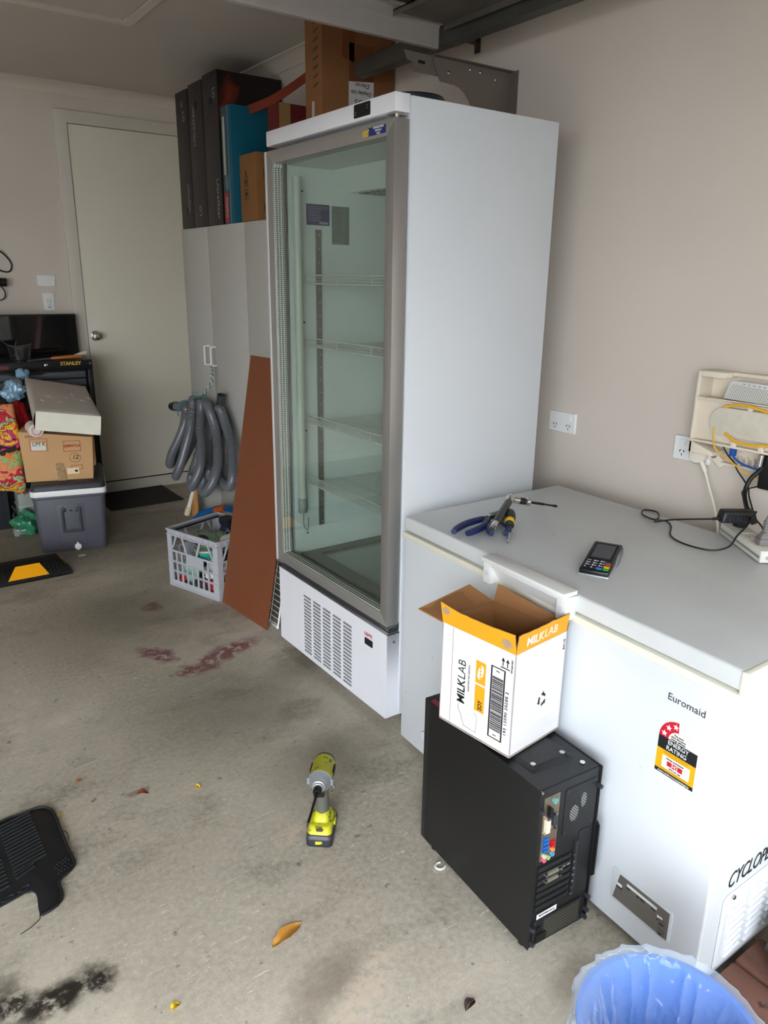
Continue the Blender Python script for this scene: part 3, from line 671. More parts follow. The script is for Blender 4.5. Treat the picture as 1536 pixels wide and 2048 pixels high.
# ================================================================ COMPUTER TOWER
def tower():
    f = Fr((1.086, .923, 0), (.9976, -.07, 0), (.07, .9976, 0))          # x across the back, y towards the front, z up
    t = thing('computer_tower', 'black computer tower standing back to front beside the freezer, carton on top', 'computer', (1.2, 1.14, 0))
    Wd, D, H = .190, .443, .452
    CS = M('case_black', (27, 28, 30), .42, var=.06, vscale=5, spots=((60, 60, 62), 30, .74)); SD = M('side_panel_black', (18, 18, 20), .5, var=.08, vscale=3)
    z0 = .014
    MB().box((.004, .004, z0), (Wd-.004, D-.01, H-.003), f).build('chassis', CS, t)
    MB().box((0, -.004, z0), (.0035, D-.02, H-.001), f).build('side_panel', SD, t, bev=.0012)
    sp = MB().box((Wd-.0035, -.004, z0), (Wd, D-.02, H-.001), f).build('side_panel', SD, t, bev=.0012)
    MB().prism([(.14, -.004), (.29, -.004), (.282, -.012), (.148, -.012)], Wd-.002, Wd+.006, Fr(f.p(0, 0, 0), f.z, f.y, -f.x)).build('panel_grip', SD, sp) if 0 else None
    MB().prism([(-.004, .14), (-.004, .30), (-.012, .29), (-.012, .15)], 0, .004, Fr(f.p(Wd-.001, 0, 0), f.y, f.z, f.x)).build('panel_grip', SD, sp)
    MB().box((.0, D-.02, z0), (Wd, D, H+.001), f).build('front_bezel', CS, t, bev=.003)
    MB().box((.004, D-.06, H-.003), (Wd-.004, D-.005, H), f).box((.012, D-.052, H-.0005), (Wd-.012, D-.014, H+.0006), f).build('red_trim', M('dark_red_plastic', (128, 16, 26), .4), t, label='dark red top trim')
    MB().box((.02, D-.046, H), (Wd-.02, D-.02, H+.0012), f).build('handle_recess', DKBLACK, t)
    for x in (.02, Wd-.02):
        for y in (.03, D-.05): MB().cyl(f.p(x, y, 0), f.p(x, y, z0), .014, n=12).build('foot', BLACK, t)
    # top vent
    tv = MB().prism(rrect(.030, .055, .160, .33, .008), H-.003, H+.002, f, rrect(.036, .061, .154, .324, .006)).build('top_vent', CS, t)
    MB().box((.042, .072, H+.002), (.148, .315, H+.0025), f).build('vent_mesh', m_perf('vent_mesh_mat', (40, 41, 44), (6, 6, 7), .0062, .36, f.x, f.y), tv)
    for x, y in ((.050, .078), (.140, .078)): MB().lathe([(.0065, H+.0025), (.0065, H+.004), (.003, H+.005)], f.sub(x, y, 0), 12).build('screw', CHROME, tv); MB().box((x-.002, y-.02, H+.0025), (x+.002, y-.008, H+.0030), f).build('slot', DKBLACK, tv)
    MB().lathe([(.006, H-.001), (.006, H+.0005)], f.sub(.158, .03, 0), 10).build('white_dot', WPRINT, t)
    # back plane: r.x to the right as seen from behind, r.y up
    r = Fr(f.p(0, .004, 0), f.x, (0, 0, 1), -f.y)
    MB().perf([.004, .016, .066, .072, .078, .186-.004], [z0, .10, .108, .122, .246, .252, .428, .434, .448], {(1, 5)}, .004, Fr(r.p(0, 0, .004), r.x, r.y)).build('rear_frame', CS, t)
    # port shield
    sh = MB().box((.017, .254, .001), (.065, .426, .0035), r).build('port_shield', M('tinned_steel', (140, 128, 108), .35, metal=.7), t)
    def blk(n, x, z, w, hh, m, d=.006): return MB().prism(rrect(x, z, x+w, z+hh, min(w, hh)*.15, 2), .003, .003+d, r).build(n, m, t if 0 else sh)
    MB().lathe([(.0075, .003), (.0075, .010), (.004, .010)], r.sub(.047, .412, 0), 12).build('round_port', M('teal_port', (100, 150, 150), .4), sh)
    MB().prism([(.027, .378), (.040, .375), (.036, .40), (.028, .405)], .003, .014, r).build('black_plug', DKBLACK, sh)
    blk('monitor_port', .022, .335, .012, .034, M('ivory_port', (214, 204, 180), .5), .009)
    blk('monitor_port', .044, .345, .013, .030, M('dark_port', (52, 54, 60), .4), .007)
    for z in (.328, .371): MB().lathe([(.0035, .003), (.0035, .012)], r.sub(.028, z, 0), 8).build('port_screw', CHROME, sh)
    for z in (.340, .378): MB().lathe([(.0035, .003), (.0035, .012)], r.sub(.051, z, 0), 8).build('port_screw', CHROME, sh)
    blk('metal_bar', .040, .333, .020, .003, CHROME, .003)
    BL = M('blue_port', (28, 92, 168), .4); 
    for z in (.312, .302, .290, .280): blk('usb_port', .022, z, .015, .007, BL)
    for z in (.296, .287): blk('usb_port', .045, z, .012, .007, M('red_port', (186, 16, 36), .4))
    for x, z, c in ((.028, .270, (196, 204, 170)), (.028, .259, (226, 92, 120)), (.040, .270, (150, 190, 110)) if 0 else (.040, .262, (150, 190, 110)), (.052, .279, (232, 140, 84)), (.052, .266, (90, 150, 196))):
        MB().lathe([(.0052, .003), (.0052, .010), (.0022, .010), (.0022, .006)], r.sub(x, z, 0), 12).build('audio_jack', M('jack_%d' % c[0], c, .4), sh)
    # fan grille
    fg = MB().prism(rrect(.080, .300, .178, .425, .004), .004, .0052, r).build('fan_grille', m_perf('fan_mesh_mat', (34, 35, 38), (4, 4, 5), .0052, .36, r.x, r.y), t)
    for a, b in ((.087, .306), (.087, .418), (.171, .306), (.171, .418)): MB().lathe([(.0045, .0052), (.0045, .0058)], r.sub(a, b, 0), 10).build('fan_screw', DARKG, fg)
    MB().prism([(.112+.014*math.cos(q), .352+.022*math.sin(q)) for q in [PI/5*i for i in range(10)]], .0052, .0054, r.sub(.0, .0, 0)).prism([(.140+.009*math.cos(q), .378+.02*math.sin(q)) for q in [PI/5*i for i in range(10)]], .0052, .0054, r).build('pale_fan_blade', m_perf('fan_glint', (34, 35, 38), (150, 152, 140), .0052, .36, r.x, r.y), fg)
    # expansion slots
    MB().box((.012, .112, .004), (.122, .246, .0046), r).build('slot_recess', DKBLACK, t)
    for i in range(7):
        z = .118+i*.0185
        c = MB().prism([(.014, z), (.116, z+.001), (.116, z+.012), (.014, z+.012)], .0046, .0075, r).build('slot_cover', CS, t, bev=.001)
        MB().lathe([(.003, .008), (.003, .013)], r.sub(.122, z+.007, 0), 8).build('slot_screw', CHROME, c)
        if i in (4, 5):
            MB().prism([(.040, z+.001), (.076, z+.001), (.073, z+.010), (.043, z+.010)], .0075, .012, r).build('video_port', M('port_silver', (150, 146, 130), .4, metal=.5), c)
            for x in (.036, .080): MB().lathe([(.004, .0075), (.004, .014)], r.sub(x, z+.0055, 0), 8).build('port_screw', CHROME, c)
            if i == 5: MB().box((.087, z+.003, .0075), (.097, z+.008, .010), r).box((.101, z+.003, .0075), (.111, z+.008, .010), r).build('small_port', CHROME, c)
    MB().box((.126, .115, .004), (.132, .27, .010), r).build('slot_retainer', DARKG, t)
    MB().box((.136, .118, .004), (.168, .292, .0052), r).build('side_mesh', m_perf('side_mesh_mat', (36, 37, 40), (5, 5, 6), .0056, .36, r.x, r.y), t)
    lb = MB().prism([(.020, .094), (.082, .096), (.082, .110), (.020, .108)], .008, .0085, r).build('barcode_label', WPRINT, t, label='white barcode label')
    mb = MB(); x = .026
    while x < .076:
        w = random.choice((.0004, .0008, .0012)); mb.box((x, .100, .0085), (x+w, .105, .0087), r); x += w+random.choice((.0004, .0008))
    mb.build('barcode_print', INK, lb, kind='stuff')
    # power supply
    ps = MB().box((.012, z0+.006, .004), (.165, .090, .008), r).build('power_supply', CS, t, bev=.002)
    MB().box((.045, z0+.012, .008), (.160, .084, .0084), r).build('vent_mesh', m_perf('psu_mesh_mat', (26, 27, 29), (104, 102, 84), .0055, .3, r.x, r.y), ps)
    MB().prism(rrect(.020, .026, .052, .050, .004), .008, .012, r).build('power_socket', DKBLACK, ps)
    MB().prism(rrect(.022, .060, .036, .072, .002), .008, .0115, r).build('power_switch', DKBLACK, ps)
    for a, b in ((.016, .024), (.016, .085), (.160, .024), (.160, .085)): MB().lathe([(.0035, .008), (.0035, .0095)], r.sub(a, b, 0), 8).build('screw', DARKG, ps)
    # thumb screws
    for a, b in ((.006, .40), (.006, .075), (.010, .03), (.184, .40), (.184, .085), (.184, .045), (.180, .025)):
        MB().lathe([(.0055, .004), (.0055, .016), (.0035, .017)], r.sub(a, b, 0), 12).build('thumb_screw', DARKG, t)
    MB().cyl(f.p(.004, .0, H-.004), f.p(.004, -.006, H-.004), .003, n=8).build('corner_chip', CHROME, t)
tower()

# ================================================================ MILK CARTON BOX on the tower
def milk_box():
    zb, zf = .458, .722
    A, B = Vector((1.082, 1.264, zb)), Vector((1.107, 1.041, zb))
    u = (B-A).normalized(); L = (B-A).length; v = Vector((-u.y, u.x, 0)); Wd = .190
    t = thing('milk_carton_box', 'open white and orange carton for soy milk standing on the computer tower', 'box', (A+B)/2+v*.095)
    WC = M('printed_white_card', (226, 224, 226), .75, var=.05, vscale=10, stretch=(1, 1, 14)); OR = M('printed_orange_card', (240, 164, 22), .7, var=.03)
    BRN = M('brown_card_inside', (164, 116, 72), .85, var=.08, vscale=5, stretch=(1, 1, 9)); TORN = M('torn_card', (178, 150, 120), .9, var=.1, vscale=60)
    # frame of AB face: x from A to B, y up, normal outwards (-v)
    f = Fr(A, u, (0, 0, 1), -v); g = Fr(B, v, (0, 0, 1), u)
    H = zf-zb; T = .003
    def wall(fr, w): 
        mb = MB(); mb.k = 0
        mb.add([fr.p(0, 0), fr.p(w, 0), fr.p(w, H), fr.p(0, H)], [(0, 1, 2, 3)]); mb.k = 1
        mb.add([fr.p(0, 0, -T), fr.p(w, 0, -T), fr.p(w, H, -T), fr.p(0, H, -T)], [(3, 2, 1, 0)])
        mb.add([fr.p(0, H), fr.p(w, H), fr.p(w, H, -T), fr.p(0, H, -T)], [(0, 1, 2, 3)])
        mb.k = 0
        mb.add([fr.p(0, 0), fr.p(0, H), fr.p(0, H, -T), fr.p(0, 0, -T)], [(0, 1, 2, 3)]).add([fr.p(w, 0), fr.p(w, H), fr.p(w, H, -T), fr.p(w, 0, -T)], [(3, 2, 1, 0)])
        return mb.build('side_wall', [WC, BRN], t)
    C = B+v*Wd; D = A+v*Wd
    wall(f, L); wall(g, Wd); wall(Fr(C, -u, (0, 0, 1), v), L); wall(Fr(D, -v, (0, 0, 1), -u), Wd)
    MB().prism([(0, 0), (L, 0), (L, Wd), (0, Wd)], 0, .004, Fr(A+Vector((0, 0, .001)), u, v, (0, 0, 1))).build('bottom', BRN, t)
    # orange upright flaps with torn edges
    def flap(fr, w, top, lean, name='flap', mo=OR, mi=BRN, n=14):
        mb = MB(); P = lambda s, q, o: fr.p(s*w, H+q, lean*q-o)
        V = []; 
        for i in range(n+1):
            s = i/n; tz = top(s); V += [P(s, .0005, 0), P(s, tz, 0), P(s, tz, T*.8), P(s, .0005, T*.8)]
        mb.k = 0; mb.add(V, [(4*i, 4*i+4, 4*i+5, 4*i+1) for i in range(n)]); base = len(mb.v)-len(V); mb.k = 1
        mb.f += [[base+4*i+3, base+4*i+2, base+4*i+6, base+4*i+7] for i in range(n)]+[[base+4*i+1, base+4*i+5, base+4*i+6, base+4*i+2] for i in range(n)]+[[base, base+1, base+2, base+3], [base+4*n, base+4*n+3, base+4*n+2, base+4*n+1]]; mb.mi += [1]*(2*n+2)
        return mb.build(name, [mo, mi], t)
    fa = flap(f, L, lambda s: .052-.006*math.sin(s*PI)-.003*nz(s*9, 1)+(.004 if s < .08 else 0), .18, 'orange_flap')
    fb = flap(g, Wd-.004, lambda s: .048+.003*nz(s*7, 5), .12, 'orange_flap')
    fc = flap(Fr(C, -u, (0, 0, 1), v), L, lambda s: .018+.026*s+.002*nz(s*8, 2), .30, 'brown_flap', BRN, BRN)
    # far flap folded out over the edge, inner side up
    o = Fr(D+Vector((0, 0, H)), -v, -u, (0, 0, 1))
    mb = MB(); q = [(0, .002, 0), (Wd, .002, 0), (Wd+.01, .075, .012), (.02, .07, .030)]
    mb.add([o.p(a, b, c) for a, b, c in q]+[o.p(a, b, c-.003) for a, b, c in q], [(0, 1, 2, 3), (7, 6, 5, 4), (0, 1, 5, 4), (1, 2, 6, 5), (2, 3, 7, 6), (3, 0, 4, 7)]).build('folded_flap', BRN, t)
    MB().add([o.p(.06, .012, .0075), o.p(.16, .012, .0035), o.p(.165, .06, .0165), o.p(.07, .062, .0245)], [(0, 1, 2, 3)]).build('tape_strip', M('brown_tape', (150, 104, 62), .35), t)
    # torn patches
    def patch(fr, cx, cy, rx, ry, sd):
        pts = [(cx+rx*(1+.25*nz(i*.9, sd))*math.cos(2*PI*i/14), cy+ry*(1+.25*nz(i*1.1, sd+3))*math.sin(2*PI*i/14)) for i in range(14)]
        return MB().prism(pts, .0001, .0007, fr).build('torn_patch', TORN, t)
    ff_ = Fr(f.p(0, H, 0), f.x, f.y+f.z*.18); ff2 = Fr(f.p(0, H, .0), f.x, (f.y+f.z*.18))
    ff2.z = f.x.cross(ff2.y) if f.x.cross(ff2.y).dot(f.z) > 0 else -f.x.cross(ff2.y)
    patch(ff2, .200, .020, .016, .012, 1); patch(ff2, .016, .036, .013, .010, 2)
    gg = Fr(g.p(0, H, 0), g.x, g.y+g.z*.12)
    text('lettering', 'MILK', gg.sub(.062, .022, .0005, 0), .032, M('lettering_white', (246, 244, 238), .6), t, sx=.9, bold=.0002)
    text('lettering', 'LAB', gg.sub(.120, .024, .0005, 0), .032, M('lettering_white', (246, 244, 238), .6), t, sx=.9, bold=-.0004)
    # AB face print: text rotated to read upwards (x_text = up, y_text = towards A)
    def up(s, z, o=.0004): return Fr(f.p(s, z, o), (0, 0, 1), -u, -v)
    PB = M('box_print_black', (20, 20, 24), .6)
    text('lettering', 'MILK', up(.070, .106), .034, PB, t, sx=.86, bold=.0003); text('lettering', 'LAB', up(.070, .165), .034, PB, t, sx=.88, bold=-.0004)
    text('lettering', 'MADE WITH MILK BARISTAS', up(.092, .150), .0062, GREYP, t, sx=.9)
    MB().box((.112, .150, .0002), (.142, .208, .0006), f).build('orange_panel', OR, t)
    MB().box((.112, .076, .0002), (.142, .145, .0006), f).build('orange_panel', OR, t)
    text('lettering', 'SOY', up(.130, .094, .0008), .017, PB, t, sx=.8, bold=.0003)
    MB().prism([(.127+.0085*math.cos(q)+.004*math.sin(q), .180+.019*math.sin(q)) for q in [2*PI*i/16 for i in range(16)]], .0006, .0009, f).build('bean_mark', WPRINT, t)
    for i in range(4): MB().prism([(.127+.0028*math.cos(q), .167+i*.0085+.0034*math.sin(q)) for q in [2*PI*k/8 for k in range(8)]], .0009, .0012, f).build('bean_mark', OR, t)
    MB().tube([f.p(a, b, .0004) for a, b in ((.036, .002), (.036, .262))], .0005, n=4).build('printed_line', M('rust_line', (150, 100, 90), .6), t)
    bot = [(.062, .062), (.078, .060), (.079, .050), (.090, .036), (.092, .026), (.140, .046) if 0 else (.138, .024)]
    MB().tube([f.p(a, b, .0004) for a, b in ((.062, .070), (.062, .056), (.070, .046), (.082, .018), (.120, .016), (.122, .060), (.112, .066))], .0006, n=4).build('bottle_outline', GREYP, t)
    # barcode
    fr0, fr1, b0, b1 = .157, .199, .028, .214
    MB().perf([fr0, fr0+.004, fr1-.004, fr1], [b0, b0+.0025, b1-.0025, b1], {(1, 1)}, .0004, Fr(f.p(0, 0, .0006), f.x, f.y)).build('barcode_frame', PB, t)
    mb = MB(); z = b0+.022
    while z < b1-.026:
        w = random.choice((.0007, .0014, .0022, .003)); mb.box((fr0+.005, z, .0002), (fr1-.005, z+w, .0006), f); z += w+random.choice((.0008, .0014, .002))
    mb.build('barcode_print', PB, t, kind='stuff')
    for z in (b0+.01, b1-.01): MB().box((.172, z-.001, .0002), (.182, z+.001, .0006), f).build('barcode_tick', PB, t)
    text('lettering', '193 15090 20288 2', up(.207, .108), .0115, PB, t, sx=1.1, space=1.15)
    for s in (.190, .203):
        MB().box((s-.0012, .224, .0002), (s+.0012, .240, .0006), f).prism([(s-.005, .236), (s+.005, .236), (s, .245)], .0002, .0006, f).build('arrow_mark', PB, t)
    MB().box((.184, .219, .0002), (.210, .2215, .0006), f).build('arrow_line', PB, t)
    text('lettering', 'TOP LOAD ONLY', up(.216, .232), .006, PB, t, sx=.7)
    # other faces: recycling mark and code
    for i in range(3):
        a = 2*PI*i/3+.4; q = g.sub(.110, .112, 0)
        pt = lambda r_, th: (r_*math.cos(th), r_*1.15*math.sin(th))
        MB().prism([pt(.016, a), pt(.016, a+.9), pt(.019, a+.9), pt(.013, a+1.5), pt(.008, a+.9), pt(.0095, a+.9), pt(.0095, a)], .0002, .0006, q).build('recycling_arrow', PB, t)
    text('lettering', '54113', Fr(g.p(.181, .232, .0004), (0, 0, 1), -g.x, g.z), .010, PB, t, sx=1.1)
milk_box()

# ================================================================ CARD TERMINAL on the freezer
def terminal():
    f = Fr((1.424, 1.149, .8085), (.452, -.890, 0), (.890, .452, 0))        # x width, y length, z up
    t = thing('card_payment_terminal', 'black handheld card payment terminal with keypad lying on the freezer lid', 'card terminal', f.p(.036, .08, 0))
    W_, L_ = .073, .165
    side = [(0, .003), (0, .017), (L_, .040), (L_, .022), (.15, .010), (.11, .003)]
    MB().prism(side, 0, W_, Fr(f.p(0, 0, 0), f.y, f.z, f.x)).build('body', M('terminal_black', (20, 20, 22), .3), t, bev=.003)
    MB().prism([(.0, 0), (0, .005), (.105, .014), (.115, .004), (.11, 0)], -.0015, W_+.0015, Fr(f.p(0, -.002, 0), f.y, f.z, f.x)).build('silver_base', M('terminal_silver', (170, 172, 174), .35, metal=.3), t, bev=.0015)
    MB().prism([(.085, .002), (.10, .030), (L_-.006, .036), (L_-.002, .014), (.13, -.000)], .004, W_+.004, Fr(f.p(0, 0, 0), f.y, f.z, f.x)).build('printer_bulge', M('terminal_grey', (112, 114, 118), .4), t, bev=.003)
    sl = math.atan2(.023, L_); tp = Fr(f.p(0, 0, .0172), f.x, f.y*math.cos(sl)+f.z*math.sin(sl))
    MB().prism(rrect(.006, .062, .067, .156, .003), 0, .0008, tp).build('screen_bezel', DKBLACK, t)
    MB().prism(rrect(.012, .070, .061, .148, .002), .0008, .0012, tp).build('screen', M('lcd_grey', (62, 66, 76), .15), t)
    KEY = M('key_black', (16, 18, 30), .35)
    for j in range(4):
        for i in range(3):
            if j == 0 and i == 2: continue
            cx, cy = .013+i*.0165, .012+j*.0125
            k = MB().prism(rrect(cx-.007, cy-.004, cx+.007, cy+.004, .0015), 0, .0014, tp).build('key', KEY, t)
            ch = {(0, 0): '*', (1, 0): '0'}.get((i, j)) or str((3-j)*3+i+1)
            text('lettering', ch, tp.sub(cx-.002, cy, .0015), .0095, M('key_print', (214, 216, 220), .6), k)
            if ch not in '*0': text('lettering', {1: 'QZ', 2: 'ABC', 3: 'DEF', 4: 'GHI', 5: 'JKL', 6: 'MNO', 7: 'PRS', 8: 'TUV', 9: 'WXY'}[int(ch)], tp.sub(cx+.0035, cy, .0015), .0042, M('key_print', (214, 216, 220), .6), k)
    for cx, cy, w, c, n in ((.046, .012, .014, (40, 120, 206), 'blue'), (.0625, .012, .014, (16, 178, 60), 'green'), (.0625, .0235, .014, (240, 206, 20), 'yellow'), (.0625, .0335, .014, (222, 36, 24), 'red'), (.0625, .0435, .014, (120, 96, 92), 'grey')):
        MB().prism(rrect(cx-w/2, cy-.0042, cx+w/2, cy+.0042, .0015), 0, .0018, tp).build('key', M('key_'+n, c, .35), t, label=n+' key')
terminal()

# ================================================================ HAND TOOLS on the freezer
NAVY = M('navy_grip', (28, 42, 92), .5, var=.1, vscale=40); TOOLS = M('tool_steel', (84, 82, 80), .35, metal=.8, var=.2, vscale=50)
def pliers(name, label, tipA, tipB, piv, nose, grip=NAVY, z=.8225, r=.0098):
    P = lambda p, dz=0: Vector((p[0], p[1], z+dz))
    t = thing(name, label, 'pliers', (piv[0], piv[1], .8085), 'pliers on the freezer lid')
    pv = P(piv); ns = P(nose)
    ax = (ns-pv).normalized(); n = Vector((-ax.y, ax.x, 0))
    for sd, tip in ((1, tipA), (-1, tipB)):
        tp_ = P(tip); sgn = 1 if (tp_-pv).dot(n) > 0 else -1
        mid = (tp_+pv)/2+n*sgn*.016
        path = spline([tp_, tp_*.65+mid*.35+n*sgn*.004, mid, pv-ax*.03+n*sgn*.010, pv-ax*.014+n*sgn*.006], 6); N = len(path)
        MB().tube(path[:int(N*.86)], r, n=10, rf=lambda i: r*(.78+.32*math.sin(PI*min(1, (i+2)/N)))).build('grip', grip, t)
        MB().tube(path[int(N*.8):]+[pv], r*.7, n=8).build('arm', TOOLS, t)
        j = [(-.004, 0), (.014, sgn*.012), (.030, sgn*.010), ((ns-pv).length, sgn*.002), ((ns-pv).length, sgn*.0004), (.004, sgn*.0004)]
        MB().prism(j if sgn > 0 else j[::-1], -.006, .006, Fr(pv, ax, n)).build('jaw', TOOLS, t, bev=.0015)
    MB().cyl(pv-Vector((0, 0, .008)), pv+Vector((0, 0, .0085)), .0075, n=14).build('pivot_bolt', CHROME, t)
pliers('pliers', 'navy handled pliers lying flat, leftmost of the tools on the freezer', (1.350, 1.545), (1.372, 1.512), (1.528, 1.590), (1.592, 1.612))
pliers('pliers', 'navy handled pliers under the steel rod, between the other pliers and the screwdriver', (1.428, 1.472), (1.462, 1.450), (1.545, 1.560), (1.602, 1.616), r=.0090)
t = thing('screwdriver', 'stubby black and yellow screwdriver at the front of the tool pile', 'screwdriver', (1.5, 1.49, .8085))
a, b = Vector((1.575, 1.548, .842)), Vector((1.425, 1.402, .814)); d = (b-a).normalized(); f = Fr(a, d.orthogonal(), d.cross(d.orthogonal()), d)
f.z = d; f.x = Vector((-d.y, d.x, 0)).normalized(); f.y = d.cross(f.x)
HB = M('handle_black', (26, 28, 26), .45)
MB().lathe([(.006, 0), (.014, .004), (.0165, .018), (.0165, .05), (.014, .062)], f, 16).build('handle', HB, t)
MB().lathe([(.0145, .060), (.0150, .064), (.0150, .078), (.0125, .082)], f, 16).build('yellow_collar', M('tool_yellow', (238, 186, 24), .45), t)
MB().lathe([(.0125, .081), (.014, .086), (.014, .092), (.006, .098), (.005, .104)], f, 16).build('ferrule', HB, t)
MB().lathe([(.0038, .10), (.0038, .190), (.0048, .195), (.0030, .206), (.001, .209)], f, 8).build('shaft', CHROME, t)
t = thing('right_angle_driver', 'steel right angle screwdriver extension with chrome head resting across the pliers', 'driver', (1.55, 1.55, .8085))
a, b = Vector((1.415, 1.462, .836)), Vector((1.610, 1.588, .866)); d = (b-a).normalized()
f = Fr(a); f.z = d; f.x = Vector((-d.y, d.x, 0)).normalized(); f.y = d.cross(f.x); Lr = (b-a).length
MB().lathe([(.003, 0), (.0045, .004), (.0045, .014), (.007, .016), (.007, .026)], f, 6).build('hex_tip', TOOLS, t)
MB().lathe([(.0095, .026), (.010, .03), (.010, .055)], f, 16).build('silver_ferrule', CHROME, t)
MB().lathe([(.0105, .055), (.0115, .07), (.0115, Lr-.02), (.0095, Lr-.012)], f, 16).build('rod_handle', M('gunmetal', (70, 70, 72), .4, metal=.7), t)
MB().lathe([(.010, Lr-.014), (.014, Lr-.006), (.016, Lr+.006), (.014, Lr+.018), (.006, Lr+.024)], f, 16).build('gear_head', CHROME, t)
MB().lathe([(.004, 0), (.004, .004)], Fr(f.p(0, 0, Lr+.004)+Vector((0, 0, .014)), (1, 0, 0), (0, 1, 0)), 10).build('screw', CHROME, t)
p0 = f.p(0, 0, Lr+.006); e = (Vector((1.735, 1.535, .842))-p0).normalized(); q = Fr(p0); q.z = e; q.x = Vector((-e.y, e.x, 0)).normalized(); q.y = e.cross(q.x)
MB().lathe([(.010, .006), (.011, .012), (.011, .030), (.009, .032)], q, 16).build('chrome_neck', CHROME, t)
MB().lathe([(.0105, .032), (.0105, .050)], q, 16).build('black_sleeve', BLACK, t)
MB().lathe([(.009, .050), (.0125, .054), (.0125, .064), (.006, .070)], q, 16).build('chuck_collar', CHROME, t)
MB().lathe([(.0042, .066), (.0042, .112), (.0030, .116), (.0030, .142), (.0048, .150), (.0036, .158)], q, 8).build('bit', M('bit_black', (36, 36, 38), .35, metal=.6), t)

# ================================================================ CABINET and what stands on it
CW = M('cabinet_white', (186, 184, 178), .45, var=.02, vscale=2)
def cabinet():
    X0, Z1 = 1.823, 1.788
    t = thing('storage_cabinet', 'tall white storage cabinet between the back door and the fridge, boxes on top', 'cabinet', (2.0, 3.8, 0))
    MB().box((X0+.018, 2.85, .0), (WX-.004, 4.735, Z1)).build('carcass', CW, t)
    ys = [4.734, 4.338, 3.847, 3.35, 2.852]
    for i in range(4):
        d = MB().box((X0, ys[i+1]+.0015, .06), (X0+.017, ys[i]-.0015, Z1)).build('door', CW, t, bev=.0012)
        if i < 2:
            y = (4.462, 4.282)[i] if 0 else (4.405 if i == 0 else 4.285)
            y = 4.395 if i == 0 else 4.300
            H = spline([(X0, y, 1.115), (X0-.028, y, 1.114), (X0-.033, y, 1.105), (X0-.033, y, 1.015), (X0-.028, y, 1.006), (X0, y, 1.005)], 5)
            MB().tube(H, .0055, n=10).build('handle', PLASTW, d)
cabinet()
def carton(name, label, cat, x0, y0, z0, x1, y1, z1, mat, bev=.0015):
    t = thing(name, label, cat, ((x0+x1)/2, (y0+y1)/2, z0))
    MB().box((x0, y0, z0), (x1, y1, z1)).build('carton', mat, t, bev=bev)
    return t, Fr((x0-.0004, y1, z0), (0, -1, 0), (0, 0, 1), (-1, 0, 0)), Fr((x0, y0-.0004, z0), (1, 0, 0), (0, 0, 1), (0, -1, 0))
BOXB = M('box_black_print', (44, 38, 38), .5, var=.04); LGW = M('dull_white_print', (150, 144, 140), .6)
cb = lambda s, z, f, o=.0004: Fr(f.p(s, z, o), (0, 0, -1), (0, -1, 0), (-1, 0, 0))    # reads downwards
cu_ = lambda s, z, f, o=.0004: Fr(f.p(s, z, o), (0, 0, 1), (0, 1, 0), (-1, 0, 0))     # reads upwards
ZC = 1.790
t, f, g = carton('monitor_carton', 'black monitor carton, farthest of the three upright ones on the cabinet', 'box', 1.82, 4.525, ZC, 2.20, 4.70, 2.525, BOXB)
t['group'] = 'monitor cartons on the cabinet'
text('lettering', 'LG', cb(.115, .60, f), .045, LGW, t); text('lettering', 'UltraGear', cb(.130, .16, f), .036, LGW, t, sx=1.1)
MB().lathe([(.018, 0), (.018, .0006)], f.sub(.095, .665, 0), 16).build('round_logo', M('logo_pink', (110, 80, 84), .6), t)
MB().box((.08, .075, 0), (.11, .115, .0006), f).build('hand_slot', DKBLACK, t)
t, f, g = carton('monitor_carton', 'black monitor carton, middle of the three upright ones on the cabinet', 'box', 1.82, 4.318, ZC, 2.20, 4.505, 2.535, BOXB)
t['group'] = 'monitor cartons on the cabinet'
text('lettering', 'UltraGear', cu_(.065, .53, f), .046, LGW, t, sx=1.1); text('lettering', 'LG', cu_(.10, .085, f), .048, LGW, t)
MB().box((.085, .61, 0), (.125, .65, .0006), f).build('hand_slot', DKBLACK, t)
t, f, g = carton('monitor_carton', 'black monitor carton with fiery picture side, nearest of the three upright ones', 'box', 1.82, 4.105, ZC, 2.20, 4.298, 2.545, BOXB)
t['group'] = 'monitor cartons on the cabinet'
text('lettering', 'LG', cb(.145, .65, f), .045, LGW, t); text('lettering', 'UltraGear', cb(.150, .13, f), .046, LGW, t, sx=1.1)
MB().box((.085, .60, 0), (.12, .635, .0006), f).build('hand_slot', DKBLACK, t)
